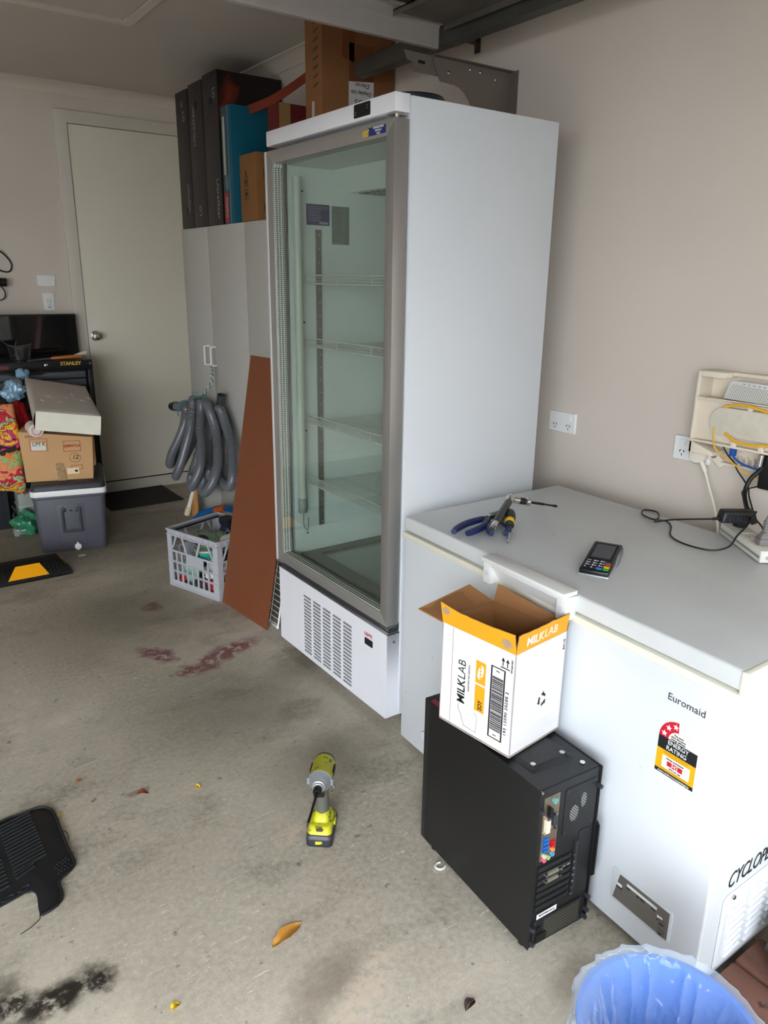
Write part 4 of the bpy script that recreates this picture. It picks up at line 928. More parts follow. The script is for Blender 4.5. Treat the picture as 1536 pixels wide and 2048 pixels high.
def m_fire():
    m = bpy.data.materials.new('fiery_picture'); m.use_nodes = True
    n = m.node_tree.nodes; l = m.node_tree.links; b = n['Principled BSDF']; b.inputs['Roughness'].default_value = .4
    tc = n.new('ShaderNodeTexCoord'); mp = n.new('ShaderNodeMapping'); mp.vector_type = 'TEXTURE'; mp.inputs['Location'].default_value = (.05, 0, .62); mp.inputs['Scale'].default_value = (.06, 1, .13); mp.inputs['Rotation'].default_value = (0, .3, 0)
    l.new(tc.outputs['Object'], mp.inputs[0])
    no = n.new('ShaderNodeTexNoise'); no.inputs['Scale'].default_value = 14; no.inputs['Detail'].default_value = 5; l.new(tc.outputs['Object'], no.inputs['Vector'])
    ln = n.new('ShaderNodeVectorMath'); ln.operation = 'LENGTH'; l.new(mp.outputs[0], ln.inputs[0])
    a = n.new('ShaderNodeMath'); a.operation = 'MULTIPLY_ADD'; a.inputs[1].default_value = 1.8; l.new(no.outputs[0], a.inputs[0]); l.new(ln.outputs['Value'], a.inputs[2])
    cr = n.new('ShaderNodeValToRGB'); l.new(a.outputs[0], cr.inputs[0])
    e = cr.color_ramp.elements; e[0].position = .0; e[0].color = srgb(190, 100, 40); e[1].position = 1; e[1].color = srgb(14, 9, 10)
    e2 = e.new(.62); e2.color = srgb(120, 44, 18)
    dv = n.new('ShaderNodeMath'); dv.operation = 'MULTIPLY'; dv.inputs[1].default_value = .55; l.new(a.outputs[0], dv.inputs[0]); l.new(dv.outputs[0], cr.inputs[0])
    l.new(cr.outputs[0], b.inputs['Base Color']); return m
MB().box((.004, .004, 0), (.376, .75, .0006), g).build('side_picture', m_fire(), t, origin=g.p(.004, .004), label='dark side panel with orange fire picture')
# power tool carton
TEAL = M('teal_card', (0, 84, 106), .5, var=.03)
t, f, g = carton('power_tool_carton', 'teal power tool carton beside the monitor cartons', 'box', 1.815, 3.945, ZC, 2.03, 4.06, 2.357, TEAL)
MB().box((0, .02, 0), (.075, .565, .0004), f).build('front_print', M('dark_teal_print', (40, 70, 82), .5), t)
MB().box((.078, 0, 0), (.080, .565, .0008), f).build('pale_edge', M('pale_edge_print', (170, 176, 172), .6), t)
MB().box((.015, .24, .0004), (.040, .52, .001), f).build('paper_label', M('paper_grey', (176, 174, 164), .7), t, label='long pale paper label')
MB().box((.006, .005, .0004), (.052, .15, .001), f).build('red_band', M('tool_box_red', (176, 20, 36), .5), t)
text('lettering', 'makita', cu_(.034, .078, f, .0011), .036, LGW, t, sx=1.1, shear=.2, bold=.001)
MB().lathe([(.020, .0004), (.020, .001)], f.sub(.045, .20, 0), 16, sy=2).build('tool_picture', M('picture_grey', (88, 110, 116), .5), t)
t, f, g = carton('small_carton', 'small brown carton with printed care symbols at the cabinet edge', 'box', 1.818, 3.675, ZC, 1.98, 3.862, 2.105, M('kraft_card', (132, 90, 50), .8, var=.06))
for z in (.105, .165):
    MB().perf([.055, .058, .085, .088], [z, z+.003, z+.045, z+.048], {(1, 1)}, .0006, Fr(f.p(0, 0, .0006), f.x, f.y)).build('symbol_box', INK, t)
    MB().prism([(.062, z+.012), (.080, z+.018), (.078, z+.034), (.070, z+.026), (.064, z+.036)], 0, .0006, f).build('symbol', INK, t)
MB().prism([(.062, .215), (.072, .222), (.082, .215), (.076, .232), (.072, .24), (.066, .232)], 0, .0006, f).build('symbol', INK, t)
for z in (.04, .20): MB().box((.04, z, 0), (.043, z+.04, .0006), g).build('slit', DKBLACK, t)
t, f, g = carton('dark_red_box', 'dark red box with a tan end panel behind the small brown carton', 'box', 1.86, 3.50, ZC, 2.19, 3.62, 2.30, M('dark_red_card', (92, 20, 18), .6, var=.08))
MB().box((.0, .0, .0), (.06, .51, .001), g).build('tan_panel', M('tan_panel', (140, 108, 66), .7), t)
t = thing('orange_strap', 'orange strap draped from the monitor cartons to the big carton', 'strap', (2.0, 3.7, 2.3))
pth = spline([(1.90, 4.00, 2.358), (1.94, 3.90, 2.372), (1.98, 3.78, 2.395), (2.03, 3.66, 2.44), (2.08, 3.50, 2.50), (2.12, 3.35, 2.56)], 6)
mb = MB(); n = len(pth)
for k in (0, 1): mb.v += [p+Vector((.0, 0, -.045*(1-k)))+Vector((0, 0, 0)) for p in pth]+[p+Vector((.003, .003, -.045*(1-k))) for p in pth]
mb.f = [[i, i+1, 2*n+i+1, 2*n+i] for i in range(n-1)]+[[n+i, 3*n+i, 3*n+i+1, n+i+1] for i in range(n-1)]+[[i, n+i, n+i+1, i+1] for i in range(n-1)]+[[2*n+i, 2*n+i+1, 3*n+i+1, 3*n+i] for i in range(n-1)]; mb.mi = [0]*len(mb.f)
mb.build('strap_band', M('orange_webbing', (120, 44, 20), .7), t)
# big carton
t, f, g = carton('large_carton', 'tall brown carton with an upside down handwritten card behind the fridge', 'box', 1.832, 3.058, ZC, 2.205, 3.20, 2.63, M('dark_kraft', (134, 88, 52), .8, var=.06, vscale=3, stretch=(6, 6, .6)), .003)
MB().box((.135, .53, 0), (.262, .68, .0006), g).prism([(.10, .62), (.16, .61), (.165, .78), (.105, .78)], 0, .0006, g).build('tape_patch', M('tape_dark', (120, 66, 38), .35), t)
MB().prism([(.16, .47), (.24, .47), (.24, .53), (.16, .53)], 0, .0007, g).build('tape_patch', M('tape_dark', (120, 66, 38), .35), t)
c = MB().prism([(.132, .40), (.262, .40), (.262, .545), (.132, .533)], .0006, .0016, g).build('note_card', M('note_paper', (206, 200, 202), .7), t, label='white ruled card, writing upside down')
up_ = lambda s, z: Fr(g.p(s, z, .0017), (-1, 0, 0), (0, 0, -1), (0, -1, 0))
text('handwriting', 'Decor.', up_(.20, .525), .024, INK, c, sx=1.2, shear=.2); text('handwriting', 'Display lab', up_(.197, .495), .022, INK, c, sx=1.1, shear=.2); text('handwriting', 'LUS', up_(.195, .458), .032, INK, c, sx=1.2, shear=.2)
mb = MB()
for i in range(9):
    z = .50+i*.034; mb.prism([(.07+.01*nz(i, 2), z), (.11, z+.010), (.112, z+.018), (.072, z+.010)], 0, .0006, f)
mb.build('stamped_text', M('faded_ink', (74, 56, 40), .8), t, kind='stuff')
MB().prism([(.055, .30), (.075, .30), (.078, .45), (.058, .45)], 0, .0008, f).build('torn_label', M('paper_grey', (176, 174, 164), .7), t)
# dark round tin on the fridge
t = thing('round_tin', 'dark blue grey round tin lying on top of the fridge', 'tin', (1.60, 2.12, 2.0))
MB().lathe([(.100, 0), (.104, .004), (.104, .052), (.100, .056), (.094, .056), (.094, .048), (.02, .047)], Fr((1.60, 2.12, 2.001)), 40).build('tin_body', M('tin_metal', (52, 58, 68), .3, metal=.7), t)

# ================================================================ HOSE on the cabinet handle
def hose():
    t = thing('vacuum_hose', 'coiled grey corrugated vacuum hose hanging from the cabinet handle by a rope', 'hose', (1.72, 4.35, .2))
    F, B_ = 1.665, 1.765
    P = [(1.70, 4.70, .715), (1.69, 4.60, .728), (1.69, 4.50, .755), (F, 4.43, .74), (F, 4.475, .64), (F, 4.593, .52), (F, 4.736, .402), (1.69, 4.86, .300), (1.74, 4.905, .330), (B_, 4.85, .46), (B_, 4.72, .60), (1.75, 4.54, .735),
         (1.70, 4.40, .795), (F, 4.335, .735), (F, 4.395, .605), (F, 4.505, .461), (F, 4.609, .338), (1.68, 4.735, .245), (1.73, 4.79, .29), (B_, 4.70, .42), (B_, 4.56, .56), (1.75, 4.42, .70), (1.72, 4.32, .785),
         (1.69, 4.25, .75), (F, 4.215, .66), (F, 4.213, .54), (F, 4.256, .411), (F, 4.372, .285), (1.69, 4.50, .225), (1.74, 4.60, .28), (B_, 4.53, .42), (B_, 4.40, .58), (1.76, 4.33, .70), (1.73, 4.25, .785),
         (1.70, 4.13, .755), (1.68, 4.02, .655), (1.675, 3.998, .511), (F, 4.051, .382), (F, 4.153, .291), (1.68, 4.266, .248), (1.73, 4.38, .30), (B_, 4.42, .43), (B_, 4.36, .60), (1.76, 4.25, .74),
         (1.74, 4.16, .71), (1.72, 4.10, .60), (1.72, 4.085, .50), (1.72, 4.13, .40), (1.73, 4.23, .33), (1.75, 4.33, .36), (B_, 4.34, .5), (B_, 4.25, .68), (1.75, 4.12, .775),
         (1.74, 4.02, .70), (1.74, 3.955, .59), (1.74, 3.945, .47), (1.75, 3.99, .37), (B_, 4.08, .31), (B_, 4.20, .34), (1.77, 4.23, .5), (1.77, 4.19, .68), (1.76, 4.13, .79)]
    raw = spline(P, 10)
    # resample evenly, ridges every 6 mm
    step = .003; out = [raw[0]]; acc = 0
    for a, b in zip(raw, raw[1:]):
        d = (b-a).length; s = step-acc
        while s <= d: out.append(a+(b-a)*(s/d)); s += step
        acc = (acc+d) % step
    MB().tube(out, .026, n=14, rf=lambda i: .0285 if i % 2 == 0 else .0258).build('corrugated_hose', M('hose_grey', (96, 98, 102), .28), t, smooth=True, ang=60, merge=False)
    c = Fr((1.70, 4.70, .715)); c.z = Vector((.0, 1, -.13)).normalized(); c.x = Vector((1, 0, 0)); c.y = c.z.cross(c.x)
    MB().lathe([(.029, -.03), (.031, -.02), (.031, .03), (.027, .035), (.027, .065), (.023, .066)], c, 20).build('end_cuff', BLACK, t, label='black end cuff')
    c = Fr((1.76, 4.13, .79)); c.z = Vector((0, -.35, .94)).normalized(); c.x = Vector((1, 0, 0)); c.y = c.z.cross(c.x)
    MB().lathe([(.025, -.03), (.025, .075), (.021, .075), (.021, .0)], c, 20).build('tube_end', M('tube_dark_grey', (60, 60, 62), .35), t)
hose()
t = thing('rope', 'teal and white twisted rope tying the hose to the cabinet handle', 'rope', (1.75, 4.25, .8))
path = [Vector(p) for p in spline([(1.788, 4.300, 1.000), (1.785, 4.285, .975), (1.77, 4.26, .92), (1.74, 4.30, .85), (1.72, 4.34, .835)], 14)]
for k, m in ((0, M('rope_teal', (60, 130, 138), .8)), (PI, M('rope_white', (206, 200, 180), .8))):
    MB().tube([p+Vector((math.cos(i*.9+k)*.005, math.sin(i*.9+k)*.005, 0)) for i, p in enumerate(path)], .0042, n=6).build('strand', m, t)
MB().tube(spline([(1.72, 4.34, .835), (1.66, 4.38, .80), (1.634, 4.43, .78), (1.633, 4.48, .72), (1.64, 4.50, .69)], 8), .0035, n=6).build('loop', M('rope_teal', (60, 130, 138), .8), t)
MB().tube(spline([(1.72, 4.34, .835), (1.73, 4.28, .82), (1.70, 4.26, .80)], 8), .0035, n=6).build('loop', M('rope_teal', (60, 130, 138), .8), t)
MB().tube(spline([(1.788, 4.300, 1.012), (1.787, 4.292, 1.0), (1.789, 4.287, .985)], 6), .003, n=6).build('hook', STEEL, t)
# poles at the cabinet corner
t = thing('white_pole', 'cream plastic pole leaning behind the hanging hose', 'pole', (1.70, 4.635, 0))
a, b = Vector((1.702, 4.635, .004)), Vector((1.775, 4.50, .40)); d = (b-a).normalized()
MB().cyl(a+d*.05, b, .014, n=14).build('shaft', CREAM, t); MB().cyl(a, a+d*.06, .020, n=14).build('end_cap', M('cap_cream', (214, 196, 164), .6), t)
t = thing('wooden_stake', 'tapered wooden stake leaning beside the cream pole', 'stake', (1.725, 4.58, 0))
f = Fr((1.735, 4.575, .003), (0, -1, 0), (.06, -.36, .93))
MB().prism([(-.028, 0), (.028, 0), (.030, .06), (.012, .13), (.010, .42), (-.008, .42), (-.010, .13), (-.026, .08)], -.012, .012, f).build('stake_body', M('pine_wood', (186, 132, 78), .7, var=.1, vscale=8, stretch=(1, 1, .1)), t, bev=.002)
t = thing('blue_pipe', 'blue flexible pipe with orange joint behind the grey crate', 'pipe', (1.70, 4.0, 0))
MB().tube(spline([(1.66, 4.40, .03), (1.68, 4.31, .10), (1.70, 4.20, .145), (1.71, 4.03, .199), (1.72, 3.85, .225), (1.73, 3.65, .22), (1.72, 3.45, .10), (1.70, 3.40, .02)], 8), .019, n=12).build('pipe_body', M('pipe_blue', (20, 92, 156), .4), t)
MB().tube(spline([(1.703, 4.13, .163), (1.707, 4.07, .184), (1.711, 4.01, .205)], 4), .023, n=12).build('orange_joint', M('joint_orange', (206, 96, 34), .45), t)

# ================================================================ HARDBOARD and WIRE RACK
t = thing('hardboard_panel', 'tall narrow brown hardboard sheet leaning beside the fridge', 'board', (1.34, 3.0, 0))
f = Fr((1.324, 3.200, 0), (.085, -.996, 0), (.21, 0, 1.17))
MB().prism([(0, 0), (.405, 0), (.405, 1.19), (0, 1.19)], -.005, 0, f).build('sheet', M('hardboard', (118, 66, 38), .6, var=.06, vscale=3, bump=.1, bscale=200), t)
t = thing('wire_rack', 'white wire grid rack leaning between the hardboard and the fridge', 'rack', (1.42, 2.85, 0))
f = Fr((1.405, 3.02, .004), (.02, -1, 0), (.28, 0, 1.6))
mb = MB()
for s in (0, .235): mb.cyl(f.p(s, 0), f.p(s, 1.66), .004, n=6)
mb.cyl(f.p(0, .0), f.p(.235, 0), .004, n=6).cyl(f.p(0, 1.66), f.p(.235, 1.66), .004, n=6)
mb.build('rack_frame', PLASTW, t)
mb = MB()
for i in range(64): mb.cyl(f.p(0, .026*i+.01), f.p(.235, .026*i+.01), .0016, n=5)
for s in (.08, .16): mb.cyl(f.p(s, 0), f.p(s, 1.66), .0016, n=5)
mb.build('rack_wires', PLASTW, t, kind='stuff')
MB().lathe([(.005, 0), (.007, .004), (.007, .014)], Fr(f.p(.235, -.004)-Vector((0, 0, .0)), (1, 0, 0), (0, 1, 0)), 10).build('foot_tip', PLASTW, t)

# ================================================================ GREY CRATE
CG = M('crate_grey', (168, 170, 176), .5, var=.04)
def crate():
    P0 = Vector((1.313, 3.205, 0)); a = Vector((-.324, .946, 0)).normalized(); b = Vector((.946, .324, 0)).normalized()
    LA, LB, H = .368, .335, .305
    t = thing('plastic_crate', 'grey plastic bottle crate of odds and ends beside the hardboard', 'crate', P0+a*LA/2+b*LB/2)
    def side(fr, L):
        n = 8; us = [0, .03]; w = (L-.06)/n
        for i in range(n): us += [.03+w*i+w*.74] + ([.03+w*(i+1)] if i < n-1 else [])
        us += [L-.03, L] if us[-1] < L-.031 else [L]
        us = sorted(set(round(q, 5) for q in us))
        vs = [.004, .034, .082, .088, .134, .140, .186, .196]
        holes = set()
        for i in range(1, len(us)-2):
            if (us[i+1]-us[i]) > w*.5:
                for j in (1, 3, 5):
                    mid = (us[i]+us[i+1])/2
                    if j == 5 and abs(mid-L*.5) < .06: continue
                    holes.add((i, j))
        mb = MB().perf(us, vs, holes, .004, fr)
        mb.box((0, .272, -.004), (L, .278, .004), fr).box((0, .296, -.004), (L, H, .006), fr).box((0, .278, -.004), (L, .296, -.001), fr)
        for i in range(9): s = .02+i*(L-.04)/8; mb.box((s-.003, .278, -.002), (s+.003, .296, .004), fr)
        mb.box((0, .13, 0), (L, .134, .004), fr).box((0, .08, 0), (L, .084, .004), fr).box((0, 0, -.006), (L, .008, .004), fr)
        for s in (0, L): mb.box((s-(.032 if s else 0), 0, -.005), (s+(0 if s else .032), .275, .001), fr)
        for s0, s1 in ((.03, .075), (L-.03, L-.075)):
            mb.prism([(s0, .20), (s0+(.008 if s0 < s1 else -.008), .20), (s1, .274), (s1-(.010 if s0 < s1 else -.010), .274)], -.004, .001, fr)
        for s0, s1 in ((L*.30, L*.38), (L*.66, L*.58)):
            mb.prism([(s0-.006, .274), (s0+.006, .274), (s1+.006, .194), (s1-.006, .194)], -.004, .001, fr)
        return mb
    c = P0
    quads = [(Fr(c+a*LA, -a, (0, 0, 1), -b), LA), (Fr(c, b, (0, 0, 1), -a), LB), (Fr(c+b*LB, a, (0, 0, 1), b), LA), (Fr(c+a*LA+b*LB, -b, (0, 0, 1), a), LB)]
    for fr, L in quads: side(fr, L).build('side_panel', CG, t)
    fl = Fr(c, b, a, (0, 0, 1)); MB().box((.004, .004, .006), (LB-.004, LA-.004, .012), fl).build('base', CG, t)
    return fl, LA, LB
fl, LA, LB = crate()
def lump(name, label, cat, c, r, mat, seed=0, amp=.35, n=22, group=None, zmin=None):
    mb = MB(); c = Vector(c)
    def fn(u, v):
        th, ph = 2*PI*u, PI*v
        d = Vector((math.cos(th)*math.sin(ph), math.sin(th)*math.sin(ph), math.cos(ph)))
        k = 1+amp*noise.noise(d*1.6+Vector((seed, 0, 0)))+amp*.5*noise.noise(d*4.5+Vector((0, seed, 0)))+amp*.22*noise.noise(d*11+Vector((0, 0, seed)))
        p = Vector((d.x*r[0], d.y*r[1], d.z*r[2]))*k+c
        if zmin is not None: p.z = max(p.z, zmin)
        return p
    mb.grid(fn, n*2, n)
    return mb.build(name, mat, None, label=label, cat=cat, group=group, ang=75)
FT = lambda x, y, z: fl.p(x, y, z)
MINT = M('mint_cloth', (150, 198, 176), .8, bump=.3, bscale=50); WCL = M('white_plastic_bag', (226, 224, 226), .5, bump=.4, bscale=40); RCL = M('red_packet', (196, 44, 56), .5, bump=.3, bscale=40)
lump('cloth_bundle', 'mint green cloth low in the grey crate, seen through its side', 'cloth', FT(.07, .27, .085), (.045, .06, .065), MINT, 1)
lump('red_packet', 'red packet at the bottom of the crate on its far side', 'packet', FT(.045, .30, .035), (.026, .03, .022), RCL, 2, zmin=.013)
lump('red_packet', 'red packet at the bottom of the crate near its front corner', 'packet', FT(.05, .10, .042), (.028, .045, .028), RCL, 3, zmin=.013)
lump('plastic_bag', 'white plastic bag filling the front corner of the crate', 'bag', FT(.085, .10, .115), (.062, .075, .05), WCL, 4)
lump('black_bag', 'black bag in the bottom middle of the crate', 'bag', FT(.16, .20, .06), (.08, .10, .045), DKBLACK, 5, zmin=.013)
lump('yellow_packet', 'pale yellow packet at the front corner of the crate bottom', 'packet', FT(.05, .032, .033), (.022, .018, .02), M('pale_yellow', (222, 214, 120), .6), 6, .2, zmin=.013)
t = thing('teal_tub', 'clear tub with a teal band lying in the grey crate', 'tub', FT(.08, .17, .18))
MB().lathe([(.055, 0), (.062, .01), (.066, .035)], Fr(FT(.085, .165, .175)), 24).build('tub_body', M('teal_plastic', (44, 150, 132), .35), t)
MB().lathe([(.067, .035), (.070, .040), (.068, .046)], Fr(FT(.085, .165, .175)), 24).build('tub_rim', M('clear_rim', (150, 158, 150), .3), t)
for nm, (x, y, z, r) in {'black round disc lying on the crate contents near the left rim': (.06, .18, .262, .036), 'black round disc standing highest at the back of the crate': (.25, .20, .315, .040)}.items():
    t = MB().lathe([(r*.85, 0), (r, .004), (r, .020), (r*.8, .026), (r*.3, .024)], Fr(FT(x, y, z-.012), (1, 0, .1), (0, 1, .15)), 24).build('black_disc', BLACK, None, label=nm, cat='disc')
lump('dark_jar', 'dark jar with blue wrapping below the back lid in the crate', 'jar', FT(.25, .20, .24), (.045, .05, .06), M('dark_blue_wrap', (28, 34, 62), .35), 8, .2)
lump('green_bag', 'clear green plastic bag spread across the top of the crate', 'bag', FT(.14, .19, .25), (.085, .10, .035), M('green_film', (112, 140, 112), .2, bump=.8, bscale=30, coat=.5), 9, .45)
lump('white_carton', 'white folded card sticking out at the hardboard side of the crate', 'card', FT(.19, .07, .265), (.09, .035, .028), M('white_card', (216, 212, 204), .7), 10, .12, n=10)
lump('black_sheet', 'black plastic sheet inside the crate below the white card', 'sheet', FT(.16, .06, .185), (.11, .045, .02), M('blue_black', (22, 28, 36), .4), 11, .2)

# ================================================================ COOLER, CARTON, CUSHION, BAGS
def cooler():
    f = Fr((.747, 4.38, 0), (.971, -.2385, 0), (.2385, .971, 0))
    t = thing('cooler_box', 'dark grey cooler box with white lid band, carton on top', 'cooler', f.p(.17, .22, 0))
    CGY = M('cooler_grey', (76, 76, 86), .5, var=.03); D = .46
    rr = lambda e, r=.03: rrect(-e, -e, .352+e, D+e, r, 4)
    MB().prism(rr(0), 0, .315, f, rr(.014)).build('body', CGY, t, bev=.004)
    MB().prism(rr(.020), .315, .332, f).build('rim', CGY, t, bev=.004)
    MB().prism(rr(.024), .332, .364, f).build('white_band', PLASTW, t, bev=.003, label='white band round the lid')
    MB().prism(rr(.022), .364, .398, f, rr(.012)).build('lid', M('cooler_lid', (48, 48, 54), .5), t, bev=.006)
    # front handle panel
    p = Fr(f.p(.176, -.004, .165), f.x, Vector((0, 0, 1))-f.y*.045); p.z = p.x.cross(p.y)
    if p.z.dot(f.y) > 0: p.z = -p.z
    MB().prism([(-.072, -.165), (.072, -.165), (.072, .115), (-.072, .115)], -.004, .004, p).build('front_panel', CGY, t, bev=.002)
    MB().perf([-.052, -.040, .040, .052], [-.05, -.036, .075, .088], {(1, 1), (1, 2)}, .010, Fr(p.p(0, 0, .018), p.x, p.y)).build('carry_handle', M('handle_grey', (56, 56, 64), .4), t, bev=.002)
    for s in (-.040, .040):
        MB().box((s-.014, .072, .004), (s+.014, .092, .014), p).build('handle_bracket', DARKG, t, bev=.001)
        for dz in (.062, .100): MB().lathe([(.0045, .004), (.0045, .008), (.002, .010)], p.sub(s+.0, dz, 0), 10).build('screw', CHROME, t)
    MB().lathe([(.005, .004), (.005, .012)], p.sub(0, .078, 0), 10).build('drain_button', DKBLACK, t)
    MB().lathe([(.018, .004), (.018, .012), (.013, .014)], p.sub(.018, -.142, 0), 20).box((-.004, .014, .004), (.004, .026, .010), p.sub(.018, -.142, 0)).box((-.003, -.024, .004), (.003, -.014, .010), p.sub(.018, -.142, 0)).build('drain_plug', PLASTW, t, label='round white drain plug')
cooler()
def box_on_cooler():
    f = Fr((.730, 4.470, .399), (.957, -.29, 0), (.29, .957, 0))
    t = thing('despatch_carton', 'brown carton stamped DESPATCH standing on the cooler', 'box', f.p(.17, .12, 0))
    w, d, hl, hr = .352, .235, .288, .232
    v = [f.p(0, 0, 0), f.p(w, 0, 0), f.p(w, d, 0), f.p(0, d, 0), f.p(-.012, -.004, hl), f.p(w+.016, -.004, hr+.008), f.p(w+.012, d, hr), f.p(0, d, hl)]
    MB().add(v, [(3, 2, 1, 0), (4, 5, 6, 7), (0, 1, 5, 4), (1, 2, 6, 5), (2, 3, 7, 6), (3, 0, 4, 7)]).build('carton', CARD, t, bev=.002)
    g = Fr(f.p(-.004, -.0052, 0), f.x, (0, 0, 1)); g.z = -f.y
    def rect(x0, z0, x1, z1, n, m=REDP, w_=.002):
        return MB().perf([x0, x0+w_, x1-w_, x1], [z0, z0+w_, z1-w_, z1], {(1, 1)}, .0005, Fr(g.p(0, 0, .0006), g.x, g.y, g.z)).build(n, m, t)
    rect(.215, .165, .305, .225, 'red_frame'); rect(.045, .175, .135, .245, 'red_frame'); rect(.245, .060, .305, .085, 'red_frame')
    text('lettering', 'DESPATCH', Fr(g.p(.260, .196, .0006), g.x, g.y, g.z), .0215, REDP, t, sx=.8, bold=.0004)
    MB().prism([(.05, .18), (.126, .177), (.126, .222), (.052, .226)], .0003, .0012, g).build('paper_label', M('label_paper', (216, 212, 202), .7), t)
    text('handwriting', 'UM K', Fr(g.p(.090, .214, .0014), g.x, g.y, g.z), .032, INK, t, sx=.9, shear=.2)
    text('handwriting', 'ORANGE', Fr(g.p(.065, .258, .0006), g.x, g.y, g.z), .022, M('faded_pen', (110, 76, 60), .8), t, sx=.9)
    ring = [(.270+.030*math.cos(q), .128+.026*math.sin(q)) for q in [2*PI*i/28 for i in range(28)]]
    MB().tube([g.p(a, b, .0006) for a, b in ring], .0007, n=4, closed=True).build('pen_circle', INK, t)
    text('handwriting', '12', Fr(g.p(.270, .130, .0006), g.x, g.y, g.z), .034, INK, t, shear=.3)
    MB().prism([(.17, .0), (.215, .0), (.205, .10), (.165, .10)], .0003, .0010, g).build('shiny_tape', M('tape_clear', (150, 116, 70), .12, bump=.6, bscale=90, coat=.6), t)
    MB().box((.222, .035, .0004), (.285, .070, .0012), g).build('address_label', M('label_cream', (230, 206, 170), .7), t)
    MB().box((.262, .046, .0012), (.278, .058, .0014), g).build('label_print', INK, t)
    e = Fr(f.p(w+.006, .03, .05), f.y, (0, 0, 1)); e.z = f.x
    MB().prism([(0, .02), (.10, .02), (.12, .16), (.03, .17)], 0, .012, e).build('torn_edge', M('torn_corrugated', (190, 150, 106), .9, bump=.6, bscale=80), t)
box_on_cooler()
def cushion():
    c = [Vector(p) for p in ((.785, 4.350, .712), (1.108, 4.292, .660), (1.180, 4.79, .775), (.860, 4.84, .840), (.800, 4.355, .812), (1.122, 4.295, .764), (1.178, 4.800, .866), (.857, 4.85, .932))]
    mb = MB()
    def fn(face):
        a, b, cc, d = [c[i] for i in face]
        def g(u, v): return a*(1-u)*(1-v)+b*u*(1-v)+cc*u*v+d*(1-u)*v
        return g
    ctr = sum(c, Vector())/8
    def top(u, v):
        p = fn((4, 5, 6, 7))(u, v); e = math.sin(PI*u)*math.sin(PI*v)
        return p+Vector((0, 0, .012*e**.4+.006*nz(u*3, v*3, 1)*e+.003*abs(nz(u*9, v*14, 5))*e))
    mb.grid(top, 26, 26)
    for fc in ((0, 1, 5, 4), (1, 2, 6, 5), (2, 3, 7, 6), (3, 0, 4, 7)): 
        nrm = (fn(fc)(.5, .5)-ctr).normalized()
        mb.grid(lambda u, v, fc=fc, nrm=nrm: fn(fc)(u, v)+nrm*.008*math.sin(PI*v)*(1 if 0 < u < 1 else 1), 26, 6)
    mb.grid(lambda u, v: fn((0, 3, 2, 1))(u, v), 4, 4)
    t = mb.build('seat_cushion', [M('cushion_taupe', (190, 180, 170), .8, bump=.25, bscale=70, var=.05)], None, label='flat taupe and cream cushion tilted on top of the carton', cat='cushion', ang=60)
    nrm = Vector((-.1, -1, 0)).normalized()
    fr_ = [c[0], c[1], c[5], c[4]]
    q = [p+nrm*.010 for p in fr_]
    mb = MB(); mb.grid(lambda u, v: q[0]*(1-u)*(1-v)+q[1]*u*(1-v)+q[2]*u*v+q[3]*(1-u)*v+nrm*(.004*math.sin(PI*v)), 16, 6)
    mb.build('cream_face', M('cushion_cream', (232, 228, 212), .8, var=.06, vscale=14, spots=((140, 136, 110), 30, .70)), t, label='cream front side, spotted with dirt')
    for i in range(7):
        u = .12+.13*i; v_ = .28+.1*math.sin(i*2.1)+.04*i
        P = lambda uu, vv: top(uu, vv)+Vector((0, 0, .0015))
        MB().tube([P(u+k*.012, v_+.012*math.sin(k)) for k in range(7)], .0022, n=5).build('crease', _mats['cushion_taupe'], t)
cushion()
# rolled towel between carton and cushion
t = thing('rolled_towel', 'pink and white rolled cloth squeezed under the cushion', 'towel', (.80, 4.43, .69))
for k, (r0, m) in enumerate(((.034, M('towel_white', (226, 216, 210), .9)), (.024, M('towel_pink', (206, 160, 158), .9)), (.014, M('towel_white', (226, 216, 210), .9)))):
    MB().lathe([(r0, -.0), (r0+.004, .004-k*.002), (r0+.004, .12), (r0, .124)], Fr((.806, 4.42+k*-.003, .693), (1, 0, -.1), (0, 0, .55), (0, 1, 0)), 24).build('towel_layer', m, t)
